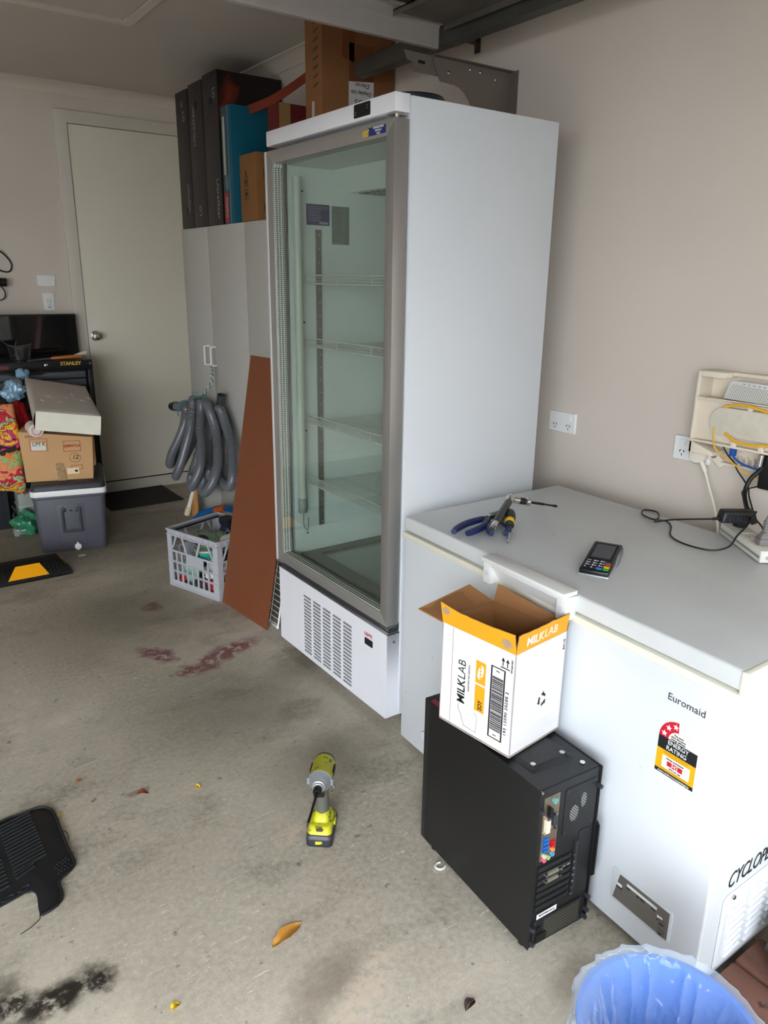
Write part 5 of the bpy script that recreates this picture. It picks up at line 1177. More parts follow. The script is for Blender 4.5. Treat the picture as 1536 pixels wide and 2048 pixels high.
# colourful patterned bag
def m_pattern():
    m = bpy.data.materials.new('patterned_fabric'); m.use_nodes = True
    n = m.node_tree.nodes; l = m.node_tree.links; b = n['Principled BSDF']; b.inputs['Roughness'].default_value = .6
    tc = n.new('ShaderNodeTexCoord'); no = n.new('ShaderNodeTexNoise'); no.inputs['Scale'].default_value = 11; no.inputs['Distortion'].default_value = 1.4; l.new(tc.outputs['Object'], no.inputs['Vector'])
    sp = n.new('ShaderNodeSeparateXYZ'); l.new(tc.outputs['Object'], sp.inputs[0])
    a = n.new('ShaderNodeMath'); a.operation = 'MULTIPLY_ADD'; a.inputs[1].default_value = 2.8; l.new(sp.outputs['Z'], a.inputs[0]); l.new(no.outputs[0], a.inputs[2])
    fr = n.new('ShaderNodeMath'); fr.operation = 'FRACT'; l.new(a.outputs[0], fr.inputs[0])
    cr = n.new('ShaderNodeValToRGB'); cr.color_ramp.interpolation = 'CONSTANT'; l.new(fr.outputs[0], cr.inputs[0])
    cols = [(226, 140, 90), (136, 200, 130), (222, 130, 60), (30, 20, 24), (210, 60, 120), (240, 200, 40), (226, 90, 40), (150, 206, 150), (200, 40, 60), (236, 150, 100)]
    e = cr.color_ramp.elements; e[0].color = srgb(*cols[0]); e[1].position = .9; e[1].color = srgb(*cols[-1])
    for i in range(1, 9): q = e.new(i*.1); q.color = srgb(*cols[i])
    v = n.new('ShaderNodeTexVoronoi'); v.inputs['Scale'].default_value = 85; v.inputs['Randomness'].default_value = .35; l.new(tc.outputs['Object'], v.inputs['Vector'])
    n2 = n.new('ShaderNodeTexNoise'); n2.inputs['Scale'].default_value = 18; l.new(tc.outputs['Object'], n2.inputs['Vector'])
    g = n.new('ShaderNodeMath'); g.operation = 'GREATER_THAN'; g.inputs[1].default_value = .52; l.new(n2.outputs[0], g.inputs[0])
    lt = n.new('ShaderNodeMath'); lt.operation = 'LESS_THAN'; lt.inputs[1].default_value = .28; l.new(v.outputs['Distance'], lt.inputs[0])
    mu = n.new('ShaderNodeMath'); mu.operation = 'MULTIPLY'; l.new(g.outputs[0], mu.inputs[0]); l.new(lt.outputs[0], mu.inputs[1])
    mx = n.new('ShaderNodeMix'); mx.data_type = 'RGBA'; l.new(mu.outputs[0], mx.inputs[0]); l.new(cr.outputs[0], mx.inputs[6]); mx.inputs[7].default_value = srgb(24, 16, 18)
    l.new(mx.outputs[2], b.inputs['Base Color']); return m
mb = MB()
def fb_(u, v):
    z = .34+.48*v; xr = .752-.0*v-.03*abs(v-.5)+.012*nz(v*5, 1); xl = .50
    th = 2*PI*u; w = (xr-xl)/2; cx = (xr+xl)/2-.03*(v-.5)*0
    k = (1-.55*max(0, v-.85)/.15)*(1-.5*max(0, .12-v)/.12)
    sq = lambda c: math.copysign(abs(c)**.55, c)
    return Vector((cx+w*sq(math.cos(th))*(1 if math.cos(th) > 0 else k), 4.62+.085*sq(math.sin(th))*k+.012*nz(u*7, v*5, 3), z+.03*(1-v)*(-math.cos(th))*1.6+.01*nz(u*4, v*3, 8)))
mb.grid(fb_, 40, 30).grid(lambda u, v: fb_(u, 1)*(v)+Vector((.62, 4.62, .80))*(1-v), 40, 3)
mb.build('patterned_bag', m_pattern(), None, label='brightly patterned orange green and pink fabric bag left of the carton', cat='bag', ang=70)
lump('red_bag', 'red bag squeezed between the patterned bag and the cushion', 'bag', (.785, 4.76, .72), (.046, .05, .09), M('red_fabric', (190, 24, 34), .6, bump=.4, bscale=30), 21, .3)
lump('black_cloth', 'black cloth piled behind the patterned bag', 'cloth', (.70, 4.84, .78), (.14, .09, .075), DKBLACK, 22, .3)
lump('blue_wrapper', 'crumpled pale blue plastic wrapper left of the cushion', 'wrapper', (.775, 4.78, .865), (.055, .05, .055), M('pale_blue_film', (130, 168, 196), .2, bump=.9, bscale=35, coat=.6), 23, .55)
lump('blue_wrapper', 'pale blue plastic scrap poking out above the cushion top edge', 'wrapper', (.860, 4.925, .945), (.035, .03, .03), M('pale_blue_film', (130, 168, 196), .2), 24, .5)
lump('pale_cloth', 'pale grey rolled cloth beside the blue wrapper', 'cloth', (.80, 4.86, .905), (.035, .05, .022), M('pale_cloth', (190, 184, 178), .8), 25, .3)

# ================================================================ TOOL CHEST, MONITOR, LEFT BACKGROUND
def tool_chest():
    X0, X1, Y0, Y1 = .47, 1.290, 5.02, 5.42
    t = thing('tool_chest', 'black and grey metal tool chest with drawers against the back wall, monitor on top', 'tool chest', (.9, 5.2, 0))
    TB = M('chest_black', (20, 20, 22), .4); TG = M('drawer_grey', (84, 88, 96), .4, metal=.2)
    MB().box((X0, Y0+.02, .02), (X1, Y1, .962)).build('carcass', TB, t, bev=.004)
    MB().box((X0-.004, Y0, .945), (X1+.002, Y1, 1.004)).build('lid', TB, t, bev=.006)
    f = Fr((X0, Y0, 0), (1, 0, 0), (0, 0, 1), (0, -1, 0))
    text('lettering', 'STANLEY', f.sub(.690, .984, .001), .030, M('logo_yellow', (214, 176, 60), .5), t, bold=.0008)
    MB().lathe([(.011, 0), (.011, .004), (.004, .006)], f.sub(.545, .980, 0), 14).build('lock', CHROME, t)
    MB().lathe([(.008, 0), (.008, .003)], f.sub(.807, .980, 0), 12).build('rivet', CHROME, t)
    MB().prism(rrect(.23, .965, .335, .985, .008), 0, .001, f).build('red_badge', M('badge_red', (120, 44, 50), .5), t)
    z = .935
    for k, hh in enumerate((.038, .038, .038, .075, .075, .11, .11, .11)):
        pts = [(.012, z-hh), (.772, z-hh), (.772, z), (.54, z), (.515, z-.010), (.355, z-.010), (.33, z), (.012, z)]
        MB().prism(pts, -.018, .004, f).build('drawer', TG, t, bev=.002)
        z -= hh+.010
    MB().box((X1-.032, Y0-.004, .30), (X1, Y0+.02, .945)).build('corner_post', TB, t, bev=.003)
    for x in (X0+.06, X1-.06):
        for y in (Y0+.07, Y1-.06): MB().cyl((x, y, 0), (x, y, .022), .025).build('foot', BLACK, t)
tool_chest()
t = thing('computer_monitor', 'black computer monitor leaning on the back wall on top of the tool chest', 'monitor', (.95, 5.36, 1.0))
f = Fr((.60, 5.36, 1.006), (1, 0, 0), (0, .0, 1)); f.z = Vector((0, -1, 0))
MB().box((0, 0, -.022), (.700, .262, 0), f).build('casing', BLACK, t, bev=.003)
MB().box((.008, .006, 0), (.692, .254, .0008), f).build('screen', M('screen_gloss', (8, 9, 11), .06, spec=1, coat=1), t)
# clear tub
t = thing('clear_tub', 'smoky clear plastic tub with pointed corner in front of the monitor', 'tub', (.895, 5.13, 1.004))
def tub(u, v):
    a = 2*PI*u; k = .8+.25*v+.03*math.sin(3*a)*v; ear = .03*max(0, math.cos(a-PI*.98))**30*(v > .9)
    return Vector((.895+.066*k*math.cos(a)-ear, 5.13+.055*k*math.sin(a), 1.006+.088*v+ear*1.0+.008*v*math.cos(2*a)))
MB().grid(tub, 32, 8).build('tub_shell', m_glass('smoky_film', (.62, .62, .66, 1), .12, 3.0), t)
MB().tube([tub(i/32, 1) for i in range(32)], .0035, n=6, closed=True).build('tub_rim', M('rim_grey', (70, 68, 78), .3), t)
MB().lathe([(.045, 1.0065), (.05, 1.010)], Fr((.895, 5.13, 0)), 20).build('tub_base', M('rim_grey', (70, 68, 78), .3), t)
t = thing('scraper', 'long scraper with orange wooden handle on the front edge of the tool chest', 'tool', (1.12, 5.06, 1.004))
f = Fr((.92, 5.075, 1.007), (1, -.05, .02), (0, 0, 1))
MB().prism([(0, -.002), (.14, .002), (.14, .012), (0, .003)], -.006, .006, f).build('blade', TOOLS, t)
MB().prism([(.135, 0), (.18, -.001), (.32, .002), (.325, .016), (.25, .020), (.14, .014)], -.011, .011, f).build('handle', M('orange_wood', (176, 104, 40), .5), t, bev=.003)
MB().prism([(.27, .018), (.35, .020), (.352, .042), (.33, .040)], -.012, .012, f).build('pale_tip', M('pale_tip', (206, 198, 176), .6), t, bev=.002)
# black cable and lamp on the back wall
t = thing('wall_cable', 'black cable looped on the back wall above the lamp', 'cable', (.88, BY-.01, 1.52)); y = BY-.012
MB().tube(spline([(.80, y, 1.62), (.86, y, 1.655), (.905, y-.01, 1.650), (.95, y, 1.610), (.968, y, 1.567), (.952, y, 1.530), (.915, y, 1.528), (.86, y, 1.548), (.80, y, 1.55)], 8), .0045, n=8).build('cable_run', BLACK, t)
MB().tube(spline([(.84, y, 1.575), (.88, y, 1.572), (.895, y, 1.580), (.875, y, 1.592), (.84, y, 1.60)], 6), .003, n=6).build('cable_run', BLACK, t)
MB().cyl((.86, y-.004, 1.652), (.905, y-.004, 1.648), .008, n=10).build('cable_clip', BLACK, t)
t = thing('wall_lamp', 'black cylindrical lamp fixed to the back wall at the left edge', 'lamp', (.85, BY-.03, 1.45))
MB().cyl((.76, BY-.045, 1.467), (.918, BY-.045, 1.463), .026, n=20).build('lamp_barrel', BLACK, t)
MB().box((.80, BY-.045, 1.45), (.83, BY-.001, 1.48)).build('lamp_bracket', BLACK, t)
MB().tube(spline([(.885, BY-.04, 1.44), (.905, BY-.03, 1.41), (.905, BY-.02, 1.375), (.88, BY-.012, 1.355), (.82, BY-.01, 1.36), (.78, BY-.01, 1.38)], 7), .004, n=8).build('lamp_cord', BLACK, t)
# slotted post
t = thing('slotted_post', 'black slotted steel shelving post left of the cooler', 'post', (.66, 4.97, 0))
f = Fr((.625, 4.955, 0), (1, 0, 0), (0, 0, 1), (0, -1, 0)); PB_ = M('post_black', (38, 42, 46), .5, metal=.3)
MB().box((0, 0, -.003), (.068, 1.35, 0), f).box((0, 0, -.045), (.003, 1.35, -.003), f).build('angle_steel', PB_, t)
for i in range(30):
    z = .05+i*.042
    if z > 1.3: break
    MB().prism([(.034, z), (.042, z), (.044, z+.016), (.038, z+.022), (.032, z+.016)], 0, .0008, f).build('key_slot', DKBLACK, t)
MB().box((-.10, .02, -.04), (0, .06, -.002), f).build('shelf_beam', PB_, t)
t = thing('grey_plastic_box', 'pale grey plastic box on the floor between the post and the cooler', 'box', (.79, 5.0-.06, 0))
MB().box((.735, 4.86, .03), (.90, 4.99, .235)).build('box_body', M('translucent_grey', (136, 142, 136), .4), t, bev=.006)
MB().box((.730, 4.855, .150), (.905, 4.995, .158)).build('box_rim', M('rim_pale', (160, 166, 160), .4), t, bev=.002)
for x in (.75, .88): MB().box((x, 4.88, 0), (x+.01, 4.98, .03)).build('foot', DARKG, t)
lump('green_plastic_bag', 'green clear plastic bag on the floor left of the cooler', 'bag', (.755, 4.80, .062), (.070, .07, .070), M('green_film2', (54, 128, 92), .2, bump=.9, bscale=35, coat=.5), 31, .45, zmin=.002)
lump('clear_plastic_scrap', 'shiny clear plastic scrap beside the foot of the slotted post', 'scrap', (.705, 4.78, .022), (.035, .03, .02), M('clear_scrap', (150, 158, 152), .15, bump=.9, bscale=60, coat=.6), 32, .5, zmin=.002)
MB().tube(spline([(.70, 4.90, .16), (.715, 4.89, .13), (.70, 4.88, .10), (.72, 4.87, .07), (.73, 4.87, .05)], 6), .006, n=8).build('black_hook', BLACK, None, label='black bent hook hanging beside the slotted post', cat='hook')
# black door mat
MB().prism([(1.05, 5.0), (2.20, 5.0), (2.20, 5.42), (1.30, 5.42), (1.30, 5.44), (1.05, 5.44)] if 0 else [(1.31, 4.985), (1.815, 4.985), (1.815, 5.43), (1.31, 5.43)], 0.0005, .010).build('door_mat', M('mat_charcoal', (48, 46, 44), .95, bump=.6, bscale=300), None, bev=.002, label='charcoal door mat below the back door', cat='mat')
# wheel stop
t = thing('wheel_stop', 'black rubber wheel stop with orange reflective panel on the floor', 'wheel stop', (.3, 4.05, 0))
RUB = M('black_rubber', (26, 26, 28), .7, bump=.2, bscale=90)
pr = [(3.970, 0), (3.970, .020), (4.045, .072), (4.085, .078), (4.125, .078), (4.150, 0)]
MB().prism(pr, -.9, .770, Fr((0, 0, 0), (0, 1, 0), (0, 0, 1), (1, 0, 0))).prism(pr, .770, .815, Fr((0, 0, 0), (0, 1, 0), (0, 0, 1), (1, 0, 0)), [(3.970, 0), (3.970, .018), (3.99, .022), (4.05, .022), (4.10, .02), (4.150, 0)]).build('rubber_body', RUB, t)
sl = Fr((0, 3.970, .020), (1, 0, 0), (0, .075, .052)); Ls = math.hypot(.075, .052)
ORF = M('reflective_orange', (250, 172, 16), .45)
for xa in (.505, -.35): MB().prism([(xa, .004), (xa+.195, .004), (xa+.165, Ls-.006), (xa+.05, Ls-.006)], 0, .002, sl).build('reflector_panel', ORF, t)
MB().add([Vector((.773, 4.055, .0775)), Vector((.773, 4.10, .0785)), Vector((.812, 4.055, .0245)), Vector((.808, 4.035, .0265))], [(0, 1, 2, 3)]).build('end_reflector', M('reflective_orange_dull', (226, 152, 40), .45), t)
mb = MB()
for i in range(90):
    x = -.88+i*.0185
    for j in range(6):
        if .495 < x+.02 < .71 and not (x > .71 or x < .49): 
            if x > .49: continue
        if x > .76: continue
        mb.lathe([(.0032, 0), (.0018, .003)], sl.sub(x, .010+j*.0135, 0), 5)
mb.build('grip_studs', M('stud_rubber', (44, 44, 46), .5), t, kind='stuff', merge=False)
MB().lathe([(.016, 0), (.016, .0006)], Fr((.60, 4.105, .0785)), 14).build('bolt_recess', DKBLACK, t)

# ================================================================ DRILL on the floor
def drill():
    o = Vector((.905, 1.548, 0)); y = Vector((-.64, -.77, 0)).normalized(); x = Vector((-y.y, y.x, 0))   # y: forward, x: its right-hand side
    x = Vector((y.y, -y.x, 0)); f = Fr(o, x, y, (0, 0, 1))
    t = thing('impact_driver', 'lime green cordless impact driver standing on its battery on the floor', 'drill', o)
    LIME = M('lime_plastic', (190, 188, 34), .45, spots=((80, 78, 40), 45, .56)); GR = M('grip_grey', (88, 88, 80), .6)
    MB().prism(rrect(-.037, -.058, .037, .066, .012), .0, .026, f).build('battery', M('battery_grey', (44, 44, 50), .45), t, bev=.003)
    MB().prism(rrect(-.037, -.058, .037, .066, .012), .026, .034, f, rrect(-.034, -.055, .034, .062, .012)).build('battery_top', M('battery_dark', (58, 58, 66), .45), t)
    MB().box((-.010, .063, .010), (.010, .068, .020), f).build('battery_tab', LIME, t, bev=.001)
    MB().prism(rrect(-.035, -.052, .035, .060, .014), .034, .052, f, rrect(-.030, -.040, .030, .044, .014)).build('base_shell', LIME, t, bev=.003)
    MB().prism(rrect(-.024, -.030, .024, .030, .014), .050, .072, f, rrect(-.019, -.026, .019, .012, .010)).build('base_neck', LIME, t, bev=.003)
    MB().box((-.010, .046, .040), (.010, .052, .048), f).box((-.008, .0525, .042), (.008, .0535, .044), f).build('base_badge', M('badge_brown', (96, 74, 60), .5), t)
    for s in (-.036, .036): MB().box((s-.003, -.01, .034), (s+.003, .012, .044), f).build('side_latch', LIME, t, bev=.001)
    mb = MB()
    secs = [(.066, .019, -.026, .014), (.10, .0185, -.026, .012), (.135, .018, -.028, .010), (.160, .019, -.034, .014)]
    pts = []; n = 18
    for z, w, y0, y1 in secs: pts.append([f.p(w*math.cos(2*PI*i/n), (y0+y1)/2+(y1-y0)/2*math.sin(2*PI*i/n), z) for i in range(n)])
    V = [p for r_ in pts for p in r_]
    mb.add(V, [(j*n+i, j*n+(i+1) % n, (j+1)*n+(i+1) % n, (j+1)*n+i) for j in range(3) for i in range(n)]).build('grip', GR, t)
    MB().prism([(.010, .125), (.022, .130), (.026, .150), (.012, .158)], -.009, .009, Fr(f.p(0, 0, 0), f.y, (0, 0, 1), f.x)).build('trigger', BLACK, t, bev=.002)
    h = Fr(f.p(0, -.075, .188)); h.z = (f.y+Vector((0, 0, .02))).normalized(); h.x = f.x; h.y = h.z.cross(h.x)
    MB().lathe([(.010, -.004), (.022, 0), (.029, .010), (.031, .022)], h, 24).build('rear_cap', GR, t)
    MB().lathe([(.031, .022), (.0325, .03), (.0325, .09), (.034, .094), (.034, .104)], h, 24).build('motor_housing', LIME, t)
    for s in (-1, 1): MB().box((s*.0318-.002, -.012, .04), (s*.0318+.002, .002, .075), Fr(h.o, h.x, h.y, h.z)).build('vent_slot', DKBLACK, t)
    MB().box((-.036, -.010, .100), (.036, .010, .108), Fr(h.o, h.x, h.y, h.z)).lathe([(.034, .104), (.030, .108), (.026, .118), (.019, .126)], h, 24).build('nose_cone', M('cast_grey', (140, 142, 146), .4, metal=.4), t)
    MB().lathe([(.019, .126), (.018, .130), (.014, .131), (.014, .137), (.011, .138)], h, 20).build('collar', M('collar_silver', (170, 172, 176), .3, metal=.7), t)
    MB().lathe([(.011, .138), (.012, .142), (.012, .156), (.009, .160)], h, 16).build('chuck_sleeve', BLACK, t)
    e0 = h.p(0, 0, .158); d = (Vector((.742, 1.366, .172))-e0).normalized()
    MB().cyl(e0, e0+d*.010, .007, n=10).cyl(e0+d*.010, e0+d*.105, .0036, n=8).build('long_bit', M('bit_black', (36, 36, 38), .35), t)
    MB().cyl(e0+d*.105, e0+d*.118, .0042, .002, n=8).build('bit_tip', CHROME, t)
    MB().tube(spline([h.p(-.034, .01, .10), h.p(-.040, .020, .105), h.p(-.036, .034, .10), h.p(-.028, .040, .095)], 5), .002, n=6).build('belt_clip', CHROME, t)
drill()

# ================================================================ CAR MAT at the left edge
def car_mat():
    t = thing('car_floor_mat', 'black ribbed rubber car mat on the floor at the left edge', 'car mat', (.15, 1.9, 0))
    R_ = M('mat_rubber', (25, 26, 28), .55, spots=((70, 70, 70), 110, .73))
    out = [(-.20, 2.02), (0.0, 2.075), (.093, 2.102), (.150, 2.094), (.186, 2.098), (.225, 2.096), (.250, 2.098), (.274, 2.088), (.289, 2.067), (.293, 2.042), (.292, 1.958), (.291, 1.87), (.293, 1.815), (.284, 1.794), (.266, 1.781), (.249, 1.773), (.242, 1.762), (.2395, 1.745), (.2395, 1.722), (.234, 1.700), (.223, 1.687), (.203, 1.679), (.183, 1.676), (.178, 1.683), (.179, 1.705), (.184, 1.742), (.184, 1.760), (.178, 1.772), (.161, 1.776), (.139, 1.771), (.115, 1.766), (.08, 1.760), (.046, 1.764), (-.05, 1.77), (-.2, 1.75)]
    MB().prism(out, .001, .007).build('mat_base', R_, t, bev=.0015)
    # raised border edge
    MB().tube(spline([(x, y, .008) for x, y in out[1:23]], 3), .0035, n=6).build('raised_edge', R_, t)
    for col, (xa, xb, ya, yb) in enumerate(((.146, .234, 2.070, 1.835), (.02, .132, 2.05, 1.80))):
        n = 17
        for i in range(n):
            k = i/(n-1); y = ya+(yb-ya)*k
            x0, x1 = xa+.006*k, xb+.003*k-(.035 if (col == 0 and i > 14) else 0)
            c = Vector((x0, y, .007)); d = Vector((x1, y+.022, .007))
            MB().prism([(0, -.0035), ((d-c).length, -.0035), ((d-c).length, .0035), (0, .0035)], 0, .004, Fr(c, d-c, Vector((0, 0, 1)).cross(d-c), (0, 0, 1)), [(.002, -.0018), ((d-c).length-.002, -.0018), ((d-c).length-.002, .0018), (.002, .0018)]).build('rib', M('rib_rubber', (30, 33, 36), .4), t)
    for x, y in ((.163, 1.789), (.123, 1.778)):
        MB().tube([(x+.015*math.cos(q)*1.0, y+.006*math.sin(q)+.25*.015*math.cos(q), .008) for q in [2*PI*i/16 for i in range(16)]], .0022, n=6, closed=True).build('oval_loop', R_, t)
    k = 0
    for i in range(5):
        for j in range(4):
            x, y = .247+i*.0085+(j % 2)*.004, 1.795+j*.012+i*.003
            if x < .282: MB().lathe([(.0028, .007), (.0018, .0095)], Fr((x, y, 0)), 6).build('stud', R_, t)
    MB().tube(spline([(.296, 1.955, .008), (.302, 1.93, .014), (.300, 1.905, .009)], 5), .0012, n=5).build('edge_thread', R_, t)
car_mat()
MB().tube(spline([(.178, 1.682, .006), (.176, 1.672, .003), (.167, 1.664, .003), (.150, 1.654, .004), (.127, 1.648, .003)], 6), .0011, n=5).build('black_string', BLACK, None, label='thin black string on the floor at the corner of the car mat', cat='string')

# ================================================================ LEAVES and scraps on the floor
def leaf(name, label, a, b, w, mat, curl=.006, cat='leaf', fold=.35, seed=0):
    a, b = Vector((*a, 0)), Vector((*b, 0)); d = b-a; L = d.length; u = d.normalized(); v = Vector((-u.y, u.x, 0))
    def fn(s, q):
        q2 = q*2-1; ww = w*math.sin(PI*min(1, max(0, s)))**.7*(1+.25*nz(s*6, seed))
        return a+u*L*s+v*q2*ww*.5+Vector((0, 0, .0025+curl*(abs(q2)**1.5)*fold*2+curl*.8*math.sin(s*PI*1.3)+.001*nz(s*9, q*5, seed)))
    mb = MB().grid(fn, 14, 6)
    t = thing(name, label, cat, (a+b)/2)
    mb.build('leaf_blade', mat, t); MB().tube([fn(i/12, .5)+Vector((0, 0, .0006)) for i in range(13)], .0007, n=5).build('leaf_rib', M('leaf_rib', (150, 120, 60), .7), t)
    return t
leaf('dry_leaf', 'long curled orange brown leaf on the floor between the drill and the bin', (.604, 1.272), (.697, 1.300), .034, M('leaf_ochre', (200, 140, 56), .6, var=.15, vscale=60), .008, seed=1)
leaf('dry_leaf', 'small dark red brown leaf on the floor right of the car mat', (.520, 1.998), (.552, 1.990), .024, M('leaf_red', (130, 58, 40), .6, var=.15, vscale=60), .008, seed=2)
leaf('dry_leaf', 'small tan leaf on the floor behind the car mat', (.380, 2.150), (.402, 2.176), .018, M('leaf_tan', (200, 150, 104), .7), .004, seed=3)
leaf('petal', 'small yellow petal in the middle of the floor', (.677, 1.935), (.690, 1.920), .014, M('petal_yellow', (226, 190, 30), .6), .006, 'petal', seed=4)
leaf('petal', 'bright yellow petal at the bottom edge of the photo', (.352, 1.252), (.374, 1.262), .018, M('petal_yellow', (226, 190, 30), .6), .006, 'petal', seed=5)
leaf('petal', 'tiny yellow petal touching the car mat corner', (.298, 2.026), (.313, 2.040), .010, M('petal_yellow', (226, 190, 30), .6), .004, 'petal', seed=6)
leaf('dark_leaf', 'dark crumpled leaf on the floor left of the blue bin', (.872, .892), (.908, .906), .022, M('leaf_dark', (62, 48, 48), .8), .008, seed=7)
MB().tube([(1.095+.014*math.cos(q), 1.250+.012*math.sin(q), .004) for q in [PI*.3+1.5*PI*i/14 for i in range(15)]], .003, n=6).build('white_clip', PLASTW, None, label='white plastic ring clip half under the computer tower', cat='clip')
for x, y, r, nm in ((.925, 4.225, .022, 'white flattened scrap beside the drain plug of the cooler'), ):
    MB().prism([(r*(1+.4*nz(i, 3))*math.cos(2*PI*i/9), .6*r*(1+.4*nz(i, 7))*math.sin(2*PI*i/9)) for i in range(9)], .0005, .003, Fr((x, y, 0))).build('paper_scrap', M('scrap_pale', (190, 186, 176), .7), None, label=nm, cat='scrap')
MB().prism([(.0, .0), (.075, .012), (.072, .03), (.02, .034), (-.004, .020)], .0004, .0014, Fr((.395, 2.235, 0))).build('paper_scrap', M('scrap_grey', (168, 160, 148), .8), None, label='pale flat paper scrap behind the tan leaf', cat='scrap')

# ================================================================ BLUE BIN
def bin_():
    c = Vector((.926, .476, 0))
    t = thing('waste_bin', 'blue plastic waste bin in the bottom corner, beside the freezer front', 'bin', c)
    f = Fr(c); BLU = M('bin_blue', (34, 108, 196), .4)
    MB().lathe([(.115, .0), (.118, .006), (.142, .332), (.148, .335), (.148, .345), (.138, .345), (.136, .332), (.112, .012), (.0, .011)], f, 48, cap=False).build('bin_body', BLU, t)
    m = bpy.data.materials.new('liner_film'); m.use_nodes = True; n = m.node_tree.nodes; l = m.node_tree.links; b = n['Principled BSDF']
    b.inputs['Base Color'].default_value = srgb(222, 234, 250); b.inputs['Roughness'].default_value = .14; b.inputs['Coat Weight'].default_value = 1; b.inputs['Coat Roughness'].default_value = .06
    tr = n.new('ShaderNodeBsdfTransparent'); tr.inputs[0].default_value = (.96, .98, 1, 1)
    lw = n.new('ShaderNodeLayerWeight'); pw = n.new('ShaderNodeMath'); pw.operation = 'POWER'; pw.inputs[1].default_value = 3; l.new(lw.outputs['Facing'], pw.inputs[0])
    mu = n.new('ShaderNodeMath'); mu.operation = 'MULTIPLY_ADD'; mu.inputs[1].default_value = .6; mu.inputs[2].default_value = .16; mu.use_clamp = True; l.new(pw.outputs[0], mu.inputs[0])
    mx = n.new('ShaderNodeMixShader'); l.new(mu.outputs[0], mx.inputs[0]); l.new(tr.outputs[0], mx.inputs[1]); l.new(b.outputs[0], mx.inputs[2]); l.new(mx.outputs[0], n['Material Output'].inputs[0])
    rg = lambda p: 1-abs(noise.noise(p))*2.2
    def wr(a, z, p):
        q = Vector((math.cos(a)*3.2, math.sin(a)*3.2, z*2.2))
        return .020*max(0, rg(q+Vector((z*2, 0, 4))))**3+.009*rg(q*2.3+Vector((0, z*6, 9)))+.006*max(0, rg(p*34))**2+.0025*rg(p*80)
    def fn(u, v):
        a = 2*PI*u
        if v < .72:
            k = v/.72; r = .080+.055*k**.6; z = .06+.285*k; am = -1*(1-.5*k**3)
        elif v < .84:
            k = (v-.72)/.12; r = .135+.018*math.sin(k*PI/2); z = .347+.010*math.sin(k*PI); am = .25
        else:
            k = (v-.84)/.16; r = .153-.002*k; z = .345-.15*k; am = .7*k
        p = Vector((math.cos(a)*r, math.sin(a)*r, z)); w = wr(a, z, p)
        return c+p+Vector((math.cos(a), math.sin(a), .25 if v > .7 else 0))*w*am
    MB().grid(fn, 260, 130).build('bin_liner', m, t, ang=80, label='clear crumpled plastic liner')
    return c
c = bin_()
lump('teal_rubbish', 'dark teal wrapper at the bottom of the bin', 'wrapper', (c.x+.01, c.y+.0, .155), (.062, .060, .05), M('teal_film', (20, 86, 126), .3, bump=.8, bscale=40, coat=.4), 41, .5)

# ================================================================ TIMBERS and TARP beside the freezer
WOOD = M('old_timber', (112, 76, 62), .85, var=.25, vscale=18, stretch=(1, .2, 1), bump=.6, bscale=40, spots=((56, 40, 36), 22, .58))
for k, (x0, x1) in enumerate(((1.325, 1.420), (1.428, 1.535))):
    t = MB().grid(lambda u, v: Vector((0, 0, 0)), 1, 1)
    mb = MB().box((x0, .08, .001), (x1, .612, .055))
    mb.build('timber_block', WOOD, None, bev=.006, label=('weathered brown timber in front of the freezer end, nearest the bin' if k == 0 else 'weathered brown timber under the dark plastic bag, farther from the bin'), cat='timber')
lump('tarpaulin', 'dusty dark grey plastic bundle on the timber at the right edge', 'tarp', (1.60, .48, .135), (.175, .125, .10), M('dusty_plastic', (72, 74, 74), .5, var=.3, vscale=8, bump=.6, bscale=18), 51, .35, zmin=.057)

